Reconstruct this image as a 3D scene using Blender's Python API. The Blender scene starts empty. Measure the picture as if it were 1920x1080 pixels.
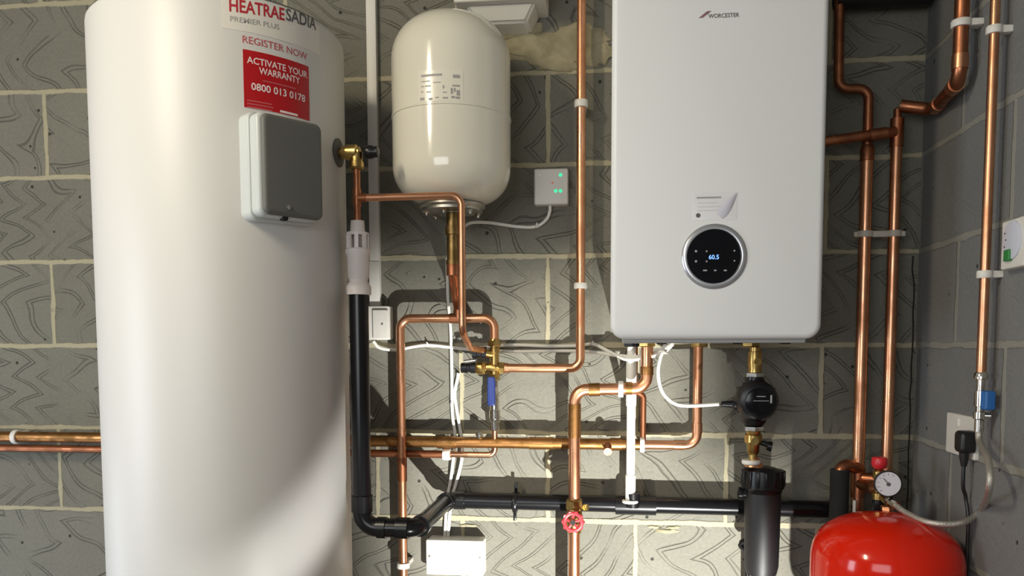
import bpy, bmesh, math, random
from mathutils import Vector, Matrix
random.seed(7)
S = bpy.context.scene
COL = S.collection
PI = math.pi
# ------------------------------------------------------------------ camera
F, CX, CY = 1484.9, 1000.28, 751.4
YAW, PIT, ROL = -0.109345, -0.07013, -0.00069
CAM = Vector((0, -2.0094, 1.1253))
XC = 0.7098                      # face of the right wall
FLOOR = -0.35
CEIL = 2.30
fw = Vector((math.sin(YAW)*math.cos(PIT), math.cos(YAW)*math.cos(PIT), math.sin(PIT)))
rt0 = Vector((math.cos(YAW), -math.sin(YAW), 0)); up0 = rt0.cross(fw)
rt = math.cos(ROL)*rt0 + math.sin(ROL)*up0
up = -math.sin(ROL)*rt0 + math.cos(ROL)*up0
cd = bpy.data.cameras.new('camera'); cam = bpy.data.objects.new('camera', cd); COL.objects.link(cam)
m = Matrix.Identity(4)
for i in range(3):
    m[i][0], m[i][1], m[i][2], m[i][3] = rt[i], up[i], -fw[i], CAM[i]
cam.matrix_world = m
cd.sensor_width = 36; cd.lens = F/1920*36
cd.shift_x = (960-CX)/1920; cd.shift_y = (CY-540)/1920
cd.clip_start = .02
S.camera = cam

def ray(px, py): return fw + rt*((px-CX)/F) - up*((py-CY)/F)
def P(px, py, d):                # point of the place seen there, d metres off the block wall
    r = ray(px, py); t = (-d-CAM.y)/r.y; return CAM + r*t
def PR(px, py, o):               # same, o metres off the right wall
    r = ray(px, py); t = (XC-o-CAM.x)/r.x; return CAM + r*t

# ------------------------------------------------------------------ world, lights, exposure
W = bpy.data.worlds.new('world'); S.world = W; W.use_nodes = True
bg = W.node_tree.nodes['Background']; bg.inputs[0].default_value = (.62, .68, .78, 1); bg.inputs[1].default_value = .12
S.view_settings.view_transform = 'Standard'; S.view_settings.look = 'None'
S.view_settings.exposure = 0.0; S.view_settings.gamma = 1; S.view_settings.use_curve_mapping = False

def area(name, loc, target, sx, sy, power, color):
    l = bpy.data.lights.new(name, 'AREA'); l.shape = 'RECTANGLE'; l.size = sx; l.size_y = sy
    l.energy = power; l.color = color
    o = bpy.data.objects.new(name, l); COL.objects.link(o); o.location = loc
    o.rotation_euler = (Vector(target)-Vector(loc)).to_track_quat('-Z', 'Y').to_euler()
    return o
# warm ceiling tube, up to the left of the photographer
area('ceiling_tube_light', (-1.30, -1.85, 2.22), (-.6, -.7, .3), .12, .6, 26, (1, .88, .66))
# daylight through the window and the doorway gap on the left
area('side_window_light', (-2.30, -1.55, .95), (.7, -.6, 1.0), .5, 1.1, 18, (.82, .89, 1))
area('doorway_gap_light', (-2.25, -.45, .2), (-.9, -.3, .6), .22, 1.0, 4.0, (.75, .82, 1))
# open garage door behind the photographer
area('garage_door_light', (-.85, -3.5, 1.35), (0, 0, 1.1), 1.6, 1.1, 27, (.96, .98, 1))
# floodlight standing on the floor, tipped up at the wall
sl = bpy.data.lights.new('floodlight', 'SPOT'); sl.energy = 460; sl.color = (1, .99, .95); sl.shadow_soft_size = .014
sl.spot_size = math.radians(66); sl.spot_blend = 1
so = bpy.data.objects.new('floodlight', sl); COL.objects.link(so); so.location = (.33, -1.45, -.20)
so.rotation_euler = (Vector((-.16, 0, .74))-so.location).to_track_quat('-Z', 'Y').to_euler()

# ------------------------------------------------------------------ materials
def mat(name, col, rough=.5, metal=0, bump=0, bscale=40, var=0, vscale=6, col2=None, coat=0, emit=None, estr=0, spec=None, r2=None):
    m = bpy.data.materials.new(name); m.use_nodes = True
    n = m.node_tree.nodes; L = m.node_tree.links; b = n['Principled BSDF']
    b.inputs['Base Color'].default_value = (*col, 1); b.inputs['Roughness'].default_value = rough
    b.inputs['Metallic'].default_value = metal
    if coat: b.inputs['Coat Weight'].default_value = coat; b.inputs['Coat Roughness'].default_value = .06
    if spec is not None: b.inputs['Specular IOR Level'].default_value = spec
    if emit: b.inputs['Emission Color'].default_value = (*emit, 1); b.inputs['Emission Strength'].default_value = estr
    tc = n.new('ShaderNodeTexCoord'); geo = n.new('ShaderNodeNewGeometry')
    if col2:
        no = n.new('ShaderNodeTexNoise'); no.inputs['Scale'].default_value = vscale; no.inputs['Detail'].default_value = 5
        L.new(geo.outputs['Position'], no.inputs['Vector'])
        rp = n.new('ShaderNodeValToRGB'); rp.color_ramp.elements[0].position = .5-var; rp.color_ramp.elements[1].position = .5+var
        rp.color_ramp.elements[0].color = (*col, 1); rp.color_ramp.elements[1].color = (*col2, 1)
        L.new(no.outputs['Fac'], rp.inputs['Fac']); L.new(rp.outputs['Color'], b.inputs['Base Color'])
        if r2 is not None:
            mr = n.new('ShaderNodeMapRange'); mr.inputs['From Min'].default_value = .5-var; mr.inputs['From Max'].default_value = .5+var
            mr.inputs['To Min'].default_value = rough; mr.inputs['To Max'].default_value = r2
            L.new(no.outputs['Fac'], mr.inputs['Value']); L.new(mr.outputs['Result'], b.inputs['Roughness'])
    if bump:
        nb = n.new('ShaderNodeTexNoise'); nb.inputs['Scale'].default_value = bscale; nb.inputs['Detail'].default_value = 3
        L.new(geo.outputs['Position'], nb.inputs['Vector'])
        bu = n.new('ShaderNodeBump'); bu.inputs['Strength'].default_value = bump; bu.inputs['Distance'].default_value = .002
        L.new(nb.outputs['Fac'], bu.inputs['Height']); L.new(bu.outputs['Normal'], b.inputs['Normal'])
    return m
COP = mat('copper', (.86, .45, .26), .25, 1, col2=(.60, .28, .15), var=.16, vscale=14, r2=.4)
COPD = mat('tarnished_copper', (.50, .20, .10), .33, 1, col2=(.30, .12, .06), var=.12, vscale=22, r2=.5)
COPF = mat('flux_stained_copper', (.46, .23, .085), .34, 1, col2=(.22, .11, .035), var=.12, vscale=30, r2=.5)
BRASS = mat('brass', (.58, .40, .14), .3, 1, col2=(.36, .24, .08), var=.15, vscale=40)
CHROME = mat('chrome', (.80, .78, .72), .16, 1, col2=(.6, .56, .48), var=.1, vscale=60)
STEEL = mat('dull_steel', (.42, .41, .37), .38, 1, bump=.2)
WPL = mat('white_plastic', (.72, .70, .64), .42, bump=.05)
WPIPE = mat('white_pipe_plastic', (.80, .79, .72), .35)
PINKW = mat('tundish_plastic', (.74, .67, .63), .42)
CABLE = mat('white_cable', (.78, .77, .70), .45)
BLK = mat('black_plastic', (.007, .007, .008), .3, spec=.35, bump=.1)
BLKG = mat('black_gloss_pipe', (.006, .006, .007), .24, spec=.35)
BLKM = mat('matt_black', (.010, .010, .011), .5, bump=.2)
LAG = mat('black_foam', (.012, .012, .013), .9, bump=.5, bscale=200)
CYLM = mat('cylinder_enamel', (.61, .60, .57), .42, bump=.06, bscale=9)
TANKM = mat('cream_enamel', (.74, .71, .60), .14, coat=.5)
BOILM = mat('boiler_white', (.76, .77, .76), .40, bump=.04, bscale=15)
BOILG = mat('boiler_grey_base', (.42, .42, .40), .5)
GREYL = mat('grey_box_cover', (.115, .115, .103), .55, bump=.08, bscale=300)
GREYS = mat('light_grey_box_base', (.50, .53, .51), .35)
REDM = mat('red_enamel', (.74, .018, .003), .14, spec=.35, coat=.15, col2=(.66, .016, .004), var=.1)
REDP = mat('red_plastic', (.60, .02, .03), .35)
WHEEL = mat('red_wheel_paint', (.62, .03, .04), .3, col2=(.45, .05, .06), var=.1, vscale=80)
BLUE = mat('blue_vinyl', (.008, .022, .13), .4)
BLUET = mat('bright_blue_vinyl', (.02, .12, .36), .4)
STK = mat('white_sticker', (.70, .67, .60), .45)
STKR = mat('red_sticker', (.42, .004, .008), .4)
TXR = mat('red_ink', (.42, .02, .03), .5)
TXG = mat('grey_ink', (.10, .10, .10), .5)
TXL = mat('faded_grey_ink', (.33, .32, .30), .5)
TXW = mat('white_ink', (.80, .70, .68), .5)
TXP = mat('pale_red_ink', (.50, .10, .11), .5)
SCR = mat('screen_black', (.004, .004, .005), .16, spec=.3)
RING = mat('dial_ring_silver', (.50, .51, .53), .28, .7)
LEDB = mat('blue_display_light', (.05, .1, .4), .5, emit=(.16, .36, 1), estr=2.2)
LEDG = mat('green_led', (.05, .5, .25), .4, emit=(.03, 1, .40), estr=.9)
LEDR = mat('red_led', (.6, .2, .15), .4, emit=(1, .3, .2), estr=.15)
ICON = mat('pale_icon_ink', (.35, .35, .36), .5)
FILM = mat('lilac_sticker_fold', (.56, .55, .62), .4)
PATCH = mat('mortar_smear', (.34, .30, .20), .9, bump=.9, bscale=45, col2=(.42, .38, .26), var=.2, vscale=12)
FOAM = mat('rough_mortar', (.25, .225, .14), .95, bump=1, bscale=60, col2=(.36, .32, .21), var=.12, vscale=25)
DIALW = mat('gauge_face_white', (.66, .66, .70), .4)
GREEN = mat('green_switch', (.03, .22, .05), .5)
HOLE = mat('dark_hole', (.01, .01, .008), .9)
BRAID = mat('steel_braid', (.60, .57, .50), .35, .75, bump=.8, bscale=500)
PLUG = mat('plug_black', (.012, .012, .012), .38)

def block_mat(name, axis, keyed, base, base2, mort, flip_x, mort_w, seed):
    """dense concrete blockwork 440 x 215 with pale mortar, courses every 225 mm"""
    m = bpy.data.materials.new(name); m.use_nodes = True
    n = m.node_tree.nodes; L = m.node_tree.links; b = n['Principled BSDF']
    geo = n.new('ShaderNodeNewGeometry'); sp = n.new('ShaderNodeSeparateXYZ'); L.new(geo.outputs['Position'], sp.inputs[0])
    def M(op, a, c=None, d=None, cl=False):
        x = n.new('ShaderNodeMath'); x.operation = op; x.use_clamp = cl
        for i, v in enumerate((a, c, d)):
            if v is None: continue
            if isinstance(v, (int, float)): x.inputs[i].default_value = v
            else: L.new(v, x.inputs[i])
        return x.outputs[0]
    U = sp.outputs['X'] if axis == 'x' else sp.outputs['Y']
    Z = sp.outputs['Z']
    def comb(x, y, z=0.0):
        c = n.new('ShaderNodeCombineXYZ')
        for i, v in enumerate((x, y, z)):
            if isinstance(v, (int, float)): c.inputs[i].default_value = v
            else: L.new(v, c.inputs[i])
        return c.outputs[0]
    def noise(vec, scale, detail=2, rough=.5):
        x = n.new('ShaderNodeTexNoise'); L.new(vec, x.inputs['Vector'])
        x.inputs['Scale'].default_value = scale; x.inputs['Detail'].default_value = detail; x.inputs['Roughness'].default_value = rough
        return x.outputs['Fac']
    flat = comb(U, Z)
    wob = M('MULTIPLY', M('SUBTRACT', noise(flat, 9, 3), .5), .012)
    u = M('ADD', U, wob); z = M('ADD', Z, wob)
    row = M('FLOOR', M('DIVIDE', M('SUBTRACT', z, 1.125-.225*20), .225))
    par = M('MODULO', row, 2)
    uu = M('DIVIDE', M('ADD', M('SUBTRACT', u, flip_x), M('MULTIPLY', par, .225)), .45)
    colm = M('FLOOR', uu)
    fu = M('MULTIPLY', M('SUBTRACT', uu, colm), .45)
    fz = M('SUBTRACT', M('SUBTRACT', z, 1.125-.225*20), M('MULTIPLY', row, .225))
    du = M('MINIMUM', fu, M('SUBTRACT', .45, fu)); dz = M('MINIMUM', fz, M('SUBTRACT', .225, fz))
    dist = M('MINIMUM', M('MULTIPLY', du, 1.1), dz)
    ed = M('SUBTRACT', dist, M('MULTIPLY', noise(flat, 14, 4, .7), mort_w*1.1))
    mr = n.new('ShaderNodeMapRange'); L.new(ed, mr.inputs['Value'])
    mr.inputs['From Min'].default_value = -.0015; mr.inputs['From Max'].default_value = .0015
    mr.inputs['To Min'].default_value = 1; mr.inputs['To Max'].default_value = 0
    mort_f = mr.outputs[0]
    # random number per block
    wn = n.new('ShaderNodeTexWhiteNoise'); wn.noise_dimensions = '3D'; L.new(comb(row, colm, seed), wn.inputs['Vector'])
    rnd = wn.outputs['Value']
    ws = n.new('ShaderNodeSeparateXYZ'); L.new(wn.outputs['Color'], ws.inputs[0])
    # swirling keyed grooves, a pair of thin lines each
    ang = M('ADD', M('MULTIPLY', ws.outputs['X'], 1.1), -.2)
    off = M('MULTIPLY', rnd, 7)
    dn = M('MULTIPLY', M('SUBTRACT', noise(comb(u, z, off), 6.5, .6, .5), .5), M('ADD', .07, M('MULTIPLY', ws.outputs['X'], .16)))
    dn2 = M('MULTIPLY', M('SUBTRACT', noise(comb(u, z, M('ADD', off, 3)), 5, 1, .4), .5), .15)
    ztri = M('PINGPONG', M('ADD', M('ADD', z, dn2), M('ADD', off, M('MULTIPLY', u, M('MULTIPLY', ang, .5)))), M('ADD', .045, M('MULTIPLY', ws.outputs['Y'], .075)))
    ph = M('DIVIDE', M('ADD', M('ADD', u, dn), M('MULTIPLY', ztri, M('ADD', -1.9, M('MULTIPLY', ws.outputs['Z'], 1.0)))), M('ADD', .062, M('MULTIPLY', rnd, .03)))
    fr = M('FRACT', ph)
    def line(c, w):
        a = n.new('ShaderNodeMapRange'); L.new(M('ABSOLUTE', M('SUBTRACT', fr, c)), a.inputs['Value'])
        a.inputs['From Min'].default_value = w*.25; a.inputs['From Max'].default_value = w
        a.inputs['To Min'].default_value = 1; a.inputs['To Max'].default_value = 0
        return a.outputs[0]
    g = M('MAXIMUM', line(.40, .040), line(.58, .034))
    patchy = n.new('ShaderNodeMapRange'); L.new(noise(flat, 7, 2), patchy.inputs['Value'])
    patchy.inputs['From Min'].default_value = .36; patchy.inputs['From Max'].default_value = .56
    g = M('MULTIPLY', M('MULTIPLY', g, patchy.outputs[0]), keyed)
    g = M('MULTIPLY', g, M('SUBTRACT', 1, mort_f))
    # colour
    blot = noise(flat, 5, 6, .6)
    mx = n.new('ShaderNodeMix'); mx.data_type = 'RGBA'
    L.new(M('ADD', M('MULTIPLY', blot, .7), M('MULTIPLY', rnd, .3), None, True), mx.inputs[0])
    mx.inputs[6].default_value = (*base, 1); mx.inputs[7].default_value = (*base2, 1)
    # pits and specks
    vo = n.new('ShaderNodeTexVoronoi'); L.new(flat, vo.inputs['Vector']); vo.inputs['Scale'].default_value = 16
    pit = n.new('ShaderNodeMapRange'); L.new(vo.outputs['Distance'], pit.inputs['Value'])
    pit.inputs['From Min'].default_value = .05; pit.inputs['From Max'].default_value = .075
    pit.inputs['To Min'].default_value = 1; pit.inputs['To Max'].default_value = 0
    grain = noise(flat, 130, 4, .7)
    mg = n.new('ShaderNodeMix'); mg.data_type = 'RGBA'; mg.blend_type = 'MULTIPLY'; mg.inputs[0].default_value = 1
    L.new(mx.outputs[2], mg.inputs[6])
    gr = n.new('ShaderNodeCombineColor'); gv = M('ADD', .72, M('MULTIPLY', grain, .56))
    gv = M('MULTIPLY', gv, M('SUBTRACT', 1, M('MULTIPLY', M('MAXIMUM', M('MULTIPLY', g, .34), M('MULTIPLY', pit.outputs[0], .75)), 1)))
    for i in range(3): L.new(gv, gr.inputs[i])
    L.new(gr.outputs[0], mg.inputs[7])
    mm = n.new('ShaderNodeMix'); mm.data_type = 'RGBA'; L.new(mort_f, mm.inputs[0]); L.new(mg.outputs[2], mm.inputs[6])
    mm.inputs[7].default_value = (*mort, 1); L.new(mm.outputs[2], b.inputs['Base Color'])
    b.inputs['Roughness'].default_value = .88; b.inputs['Specular IOR Level'].default_value = .25
    h = M('SUBTRACT', M('ADD', M('MULTIPLY', mort_f, .8), M('MULTIPLY', grain, .35)), M('MULTIPLY', M('ADD', g, pit.outputs[0]), .9))
    bu = n.new('ShaderNodeBump'); L.new(h, bu.inputs['Height']); bu.inputs['Distance'].default_value = .004; bu.inputs['Strength'].default_value = .8
    L.new(bu.outputs['Normal'], b.inputs['Normal'])
    return m
WALLB = block_mat('keyed_blockwork', 'x', 1.0, (.140, .136, .108), (.220, .213, .175), (.38, .345, .235), P(1362, 900, 0).x, .0115, 3.1)
WALLR = block_mat('plain_blockwork', 'y', .12, (.165, .168, .165), (.225, .228, .222), (.27, .265, .23), -.225, .013, 8.3)
WALLO = mat('painted_wall', (.30, .29, .27), .9, bump=.3)
CONC = mat('concrete_floor', (.24, .235, .22), .85, bump=.4, col2=(.30, .29, .27), var=.2)
CEILM = mat('ceiling_board', (.40, .38, .34), .9)

# ------------------------------------------------------------------ mesh helpers
def link(name, bm, material, parent=None, smooth=True, loc=None):
    me = bpy.data.meshes.new(name)
    bmesh.ops.recalc_face_normals(bm, faces=bm.faces)
    bm.to_mesh(me); bm.free()
    if smooth:
        for p in me.polygons: p.use_smooth = True
        try: me.set_sharp_from_angle(angle=math.radians(38))
        except Exception: pass
    if material: me.materials.append(material)
    o = bpy.data.objects.new(name, me); COL.objects.link(o)
    if parent:
        o.parent = parent; o.matrix_parent_inverse = Matrix.Translation(-parent.location)
    return o
def link_each(name, bm, material, parent=None):
    me = bpy.data.meshes.new('tmp'); bm.to_mesh(me); bm.free()
    seen = set(); src = bmesh.new(); src.from_mesh(me); src.verts.ensure_lookup_table(); bpy.data.meshes.remove(me)
    for v0 in src.verts:
        if v0.index in seen: continue
        st = [v0]; isl = []; seen.add(v0.index)
        while st:
            v = st.pop(); isl.append(v)
            for e in v.link_edges:
                w = e.other_vert(v)
                if w.index not in seen: seen.add(w.index); st.append(w)
        nb = bmesh.new(); mp = {v.index: nb.verts.new(v.co) for v in isl}
        for f in {f for v in isl for f in v.link_faces}: nb.faces.new([mp[v.index] for v in f.verts])
        link(name, nb, material, parent)
    src.free()
def thing(name, label, cat, loc, group=None):
    o = bpy.data.objects.new(name, None); COL.objects.link(o); o.location = loc; o.empty_display_size = .05
    o['label'] = label; o['category'] = cat
    if group: o['group'] = group
    return o
def tag(o, label, cat, group=None):
    o['label'] = label; o['category'] = cat
    if group: o['group'] = group
    return o
def structure(name, bm, material, smooth=False):
    o = link(name, bm, material, None, smooth); o['kind'] = 'structure'; return o
def V(*a): return Vector(a)

def box(bm, c, s, r=0, seg=3, rot=None):
    b2 = bmesh.new(); bmesh.ops.create_cube(b2, size=1)
    for v in b2.verts: v.co = Vector((v.co.x*s[0], v.co.y*s[1], v.co.z*s[2]))
    if r: bmesh.ops.bevel(b2, geom=b2.edges[:], offset=r, segments=seg, profile=.5, affect='EDGES')
    mt = Matrix.Translation(Vector(c)) @ (rot.to_4x4() if rot else Matrix.Identity(4))
    merge(bm, b2, mt)
def merge(bm, b2, mt=None):
    me = bpy.data.meshes.new('tmp'); b2.to_mesh(me); b2.free()
    if mt: me.transform(mt)
    bm.from_mesh(me); bpy.data.meshes.remove(me)
def frame(axis):
    a = Vector(axis).normalized()
    t = Vector((0, 0, 1)) if abs(a.z) < .9 else Vector((1, 0, 0))
    x = t.cross(a).normalized(); y = a.cross(x)
    return x, y, a
def lathe(bm, o, axis, prof, n=32):
    """prof: list of (distance along axis, radius)"""
    x, y, a = frame(axis); o = Vector(o); rings = []
    for t, r in prof:
        if r < 1e-6: rings.append([bm.verts.new(o+a*t)])
        else: rings.append([bm.verts.new(o+a*t+(x*math.cos(2*PI*k/n)+y*math.sin(2*PI*k/n))*r) for k in range(n)])
    for A, B in zip(rings, rings[1:]):
        if len(A) == 1 and len(B) == 1: continue
        for k in range(n):
            k2 = (k+1) % n
            if len(A) == 1: bm.faces.new((A[0], B[k], B[k2]))
            elif len(B) == 1: bm.faces.new((A[k], A[k2], B[0]))
            else: bm.faces.new((A[k], A[k2], B[k2], B[k]))
    for R_ in (rings[0], rings[-1]):
        if len(R_) > 1: bm.faces.new(R_)
def rod(bm, a, b, r, n=20):
    a = Vector(a); b = Vector(b); lathe(bm, a, b-a, [(0, r), ((b-a).length, r)], n)
def ring(bm, o, axis, R, r, n=32, k=10):
    x, y, a = frame(axis); o = Vector(o); g = []
    for i in range(n):
        t = 2*PI*i/n; d = x*math.cos(t)+y*math.sin(t)
        g.append([bm.verts.new(o+d*(R+r*math.cos(2*PI*j/k))+a*(r*math.sin(2*PI*j/k))) for j in range(k)])
    for i in range(n):
        for j in range(k):
            bm.faces.new((g[i][j], g[(i+1) % n][j], g[(i+1) % n][(j+1) % k], g[i][(j+1) % k]))
def hexnut(bm, o, axis, r, h):
    lathe(bm, o, axis, [(0, r*.88), (h*.12, r), (h*.88, r), (h, r*.88)], 6)
def fillet(pts, R, seg=8):
    pts = [Vector(p) for p in pts]; out = [pts[0]]
    for i in range(1, len(pts)-1):
        p = pts[i]; a = pts[i-1]-p; b = pts[i+1]-p; la, lb = a.length, b.length
        a.normalize(); b.normalize(); th = a.angle(b)
        if th > PI-.05: out.append(p); continue
        d = min(R/math.tan(th/2), la*.48, lb*.48); rr = d*math.tan(th/2)
        c = p+(a+b).normalized()*(rr/math.sin(th/2))
        s = (p+a*d)-c; e = (p+b*d)-c; w = s.angle(e)
        for k in range(seg+1):
            t = k/seg
            out.append(c+(s*math.sin((1-t)*w)+e*math.sin(t*w))/math.sin(w))
    out.append(pts[-1]); return out
def spline(pts, seg=8):
    pts = [Vector(p) for p in pts]; q = [pts[0]*2-pts[1]]+pts+[pts[-1]*2-pts[-2]]; out = []
    for i in range(1, len(q)-2):
        for k in range(seg):
            t = k/seg; a, b, c, d = q[i-1], q[i], q[i+1], q[i+2]
            out.append(.5*((2*b)+(c-a)*t+(2*a-5*b+4*c-d)*t*t+(3*b-a-3*c+d)*t**3))
    out.append(pts[-1]); return out
def sweep(bm, pts, r, n=16):
    pts = [Vector(p) for p in pts]; T = []
    for i in range(len(pts)):
        a = pts[max(i-1, 0)]; b = pts[min(i+1, len(pts)-1)]; T.append((b-a).normalized())
    x, y, _ = frame(T[0]); rings = []
    for i, p in enumerate(pts):
        if i:
            q = T[i-1].rotation_difference(T[i]); x = q @ x; y = q @ y
        rings.append([bm.verts.new(p+(x*math.cos(2*PI*k/n)+y*math.sin(2*PI*k/n))*r) for k in range(n)])
    for A, B in zip(rings, rings[1:]):
        for k in range(n): bm.faces.new((A[k], A[(k+1) % n], B[(k+1) % n], B[k]))
    bm.faces.new(rings[0]); bm.faces.new(rings[-1])
def rrect(w, h, r, n=6):
    out = []
    for cx, cy, a0 in ((w/2-r, h/2-r, 0), (-w/2+r, h/2-r, PI/2), (-w/2+r, -h/2+r, PI), (w/2-r, -h/2+r, 1.5*PI)):
        for k in range(n+1):
            a = a0+PI/2*k/n; out.append((cx+r*math.cos(a), cy+r*math.sin(a)))
    return out
def slab(bm, c, w, h, depth, r, er=.004, X=V(1, 0, 0), Z=V(0, 0, 1), N=V(0, -1, 0)):
    """rounded rectangular box: centre of back face c, front rounded by er, N = outward"""
    c = Vector(c); rings = []
    steps = [(0, 0)]+[(depth-er+er*math.sin(t), er*(1-math.cos(t))) for t in [k*PI/2/5 for k in range(6)]]
    for d, ins in steps:
        rings.append([bm.verts.new(c+X*a+Z*b+N*d) for a, b in rrect(w-2*ins, h-2*ins, max(r-ins, .0005))])
    k = len(rings[0])
    for A, B in zip(rings, rings[1:]):
        for i in range(k): bm.faces.new((A[i], A[(i+1) % k], B[(i+1) % k], B[i]))
    bm.faces.new(rings[0]); bm.faces.new(rings[-1])
def B(): return bmesh.new()
def text_bm(s, width, height=None, bold=0, shear=0):
    """text as a flat mesh, x from 0 to width, y up from the baseline"""
    cu = bpy.data.curves.new('tmp', 'FONT'); cu.body = s; cu.offset = bold; cu.shear = shear; cu.resolution_u = 3
    o = bpy.data.objects.new('tmp', cu); COL.objects.link(o)
    dg = bpy.context.evaluated_depsgraph_get(); me = bpy.data.meshes.new_from_object(o.evaluated_get(dg))
    bm = bmesh.new(); bm.from_mesh(me)
    bpy.data.objects.remove(o); bpy.data.curves.remove(cu); bpy.data.meshes.remove(me)
    xs = [v.co.x for v in bm.verts]; x0, x1 = min(xs), max(xs); k = width/(x1-x0)
    ky = height/.72 if height else k
    for v in bm.verts: v.co = Vector(((v.co.x-x0)*k, v.co.y*ky, 0))
    return bm

# ------------------------------------------------------------------ the room
def wallbox(name, lo, hi, mt):
    b = B(); box(b, [(a+c)/2 for a, c in zip(lo, hi)], [c-a for a, c in zip(lo, hi)]); return structure(name, b, mt)
wb = wallbox('wall_back', (-2.4, 0, FLOOR), (XC+.1, .1, CEIL+.05), WALLB)
wallbox('wall_right', (XC, -3.7, FLOOR), (XC+.1, 0, CEIL+.05), WALLR)
wallbox('wall_left', (-2.5, -3.7, FLOOR), (-2.4, .1, CEIL+.05), WALLO)
wallbox('floor', (-2.5, -3.7, FLOOR-.1), (XC+.1, .1, FLOOR), CONC)
wallbox('ceiling', (-2.5, -3.7, CEIL+.05), (XC+.1, .1, CEIL+.12), CEILM)
# rough mortar smeared under the ventilation hood
def blob(bm, c, sx, sy, sz, n=3, amp=.25):
    b2 = bmesh.new(); bmesh.ops.create_icosphere(b2, subdivisions=n, radius=1)
    for v in b2.verts:
        k = 1+amp*(math.sin(v.co.x*5+c[0]*40)*math.cos(v.co.z*6+c[2]*31)+.4*math.sin(v.co.x*13+v.co.z*11))
        v.co = Vector((v.co.x*sx*k, v.co.y*sy, v.co.z*sz*k))
    merge(bm, b2, Matrix.Translation(Vector(c)))
b = B()
for px, py, w, h in ((1000, 88, .075, .036), (960, 55, .07, .03), (1045, 118, .055, .02), (1090, 70, .06, .03), (1060, 85, .06, .04), (1120, 100, .04, .03)):
    c = P(px, py, 0); blob(b, (c.x, 0, c.z), w*1.1, .009, h*1.1)
o = link('mortar_patch', b, FOAM, wb)
o['label'] = 'rough cream mortar smeared over the blocks'
# crack down the inside corner
b = B(); pts = []
for k in range(22):
    py = 480+k*26; q = P(1714+random.uniform(-2.0, 2.0), py, .003); q.x = min(q.x, XC-.008)-abs(random.gauss(0, .002)); pts.append(q)
sweep(b, pts, .0015, 6); o = link('corner_crack', b, HOLE, wb)
# small broken mortar edges
b = B()
for px, py, w, h in ((1250, 996, .03, .006), (1226, 988, .016, .004), (1262, 989, .018, .004), (880, 985, .025, .004)):
    c = P(px, py, 0); blob(b, (c.x, 0, c.z), w, .004, h)
link('mortar_patch', b, FOAM, wb)

# ------------------------------------------------------------------ hot water cylinder
CC = V(-.856, -.345, 0); CR = .2555
def cyl_hit(px, py, R=CR):
    r = ray(px, py); o = CAM-CC; a = r.x**2+r.y**2; bb = 2*(o.x*r.x+o.y*r.y); c = o.x**2+o.y**2-R*R
    t = (-bb-math.sqrt(max(bb*bb-4*a*c, 0)))/(2*a); q = CAM+r*t
    return math.atan2(q.x-CC.x, -(q.y-CC.y)), q.z
def cyl_pt(az, z, r): return V(CC.x+r*math.sin(az), CC.y-r*math.cos(az), z)
ZT = 1.784
cyl = thing('hot_water_cylinder', 'tall white hot water cylinder with a grey control box and red sticker', 'water heater', (CC.x, CC.y, FLOOR))
b = B(); lathe(b, (CC.x, CC.y, FLOOR), (0, 0, 1), [(0, CR-.004), (.01, CR), (ZT-FLOOR-.016, CR), (ZT-FLOOR-.010, CR-.001), (ZT-FLOOR-.005, CR-.005), (ZT-FLOOR-.001, CR-.011), (ZT-FLOOR, CR-.02), (ZT-FLOOR+.004, 0)], 128)
link('body', b, CYLM, cyl)
b = B(); ring(b, (CC.x, CC.y, ZT-.004), (0, 0, 1), CR-.010, .0045, 96, 8); link('lid_rim', b, STEEL, cyl)
b = B(); lathe(b, (CC.x, CC.y, ZT+.003), (0, 0, 1), [(0, CR-.035), (.008, CR-.045), (.012, 0)], 64); link('lid', b, GREYS, cyl)
def cyl_sheet(name, az0, az1, z0, z1, lift, mt, parent):
    b = B(); n = 16; rr = []
    for k in range(n+1):
        a = az0+(az1-az0)*k/n
        rr.append([b.verts.new(cyl_pt(a, z, r)) for z, r in ((z0, CR), (z0, CR+lift), (z1, CR+lift), (z1, CR))])
    for A, C_ in zip(rr, rr[1:]):
        for i in range(3): b.faces.new((A[i], A[i+1], C_[i+1], C_[i]))
    b.faces.new(rr[0]); b.faces.new(rr[-1])
    return link(name, b, mt, parent)
def cyl_text(name, s, az, z, w, h, mt, parent, bold=0, lift=.0013, tilt=0):
    b = text_bm(s, w, h, bold)
    for v in b.verts: v.co = cyl_pt(az+v.co.x/CR, z+v.co.y+tilt*v.co.x, CR+lift)
    return link(name, b, mt, parent, smooth=False)
# brand label
a0, z0 = cyl_hit(430, 24); a1, z1 = cyl_hit(592, 52)
zb = (z0+z1)/2
bl = cyl_sheet('brand_label', a0-.05, a1+.04, zb-.040, ZT-.014, .0006, STK, cyl); bl['label'] = 'white label with red and grey lettering'
asp = cyl_hit(536, 40)[0]
cyl_text('lettering', 'HEATRAE', a0, zb-.008, (asp-a0)*CR-.003, .023, TXR, bl, .022, lift=.0009, tilt=.07)
cyl_text('lettering', 'SADIA', asp, zb+.001, (a1-asp)*CR, .023, TXG, bl, .020, lift=.0009, tilt=.07)
cyl_text('lettering', 'PREMIER PLUS', a0+.004, zb-.026, (a1-a0)*CR*.5, .010, TXL, bl, .004, lift=.0009, tilt=.05)
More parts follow.
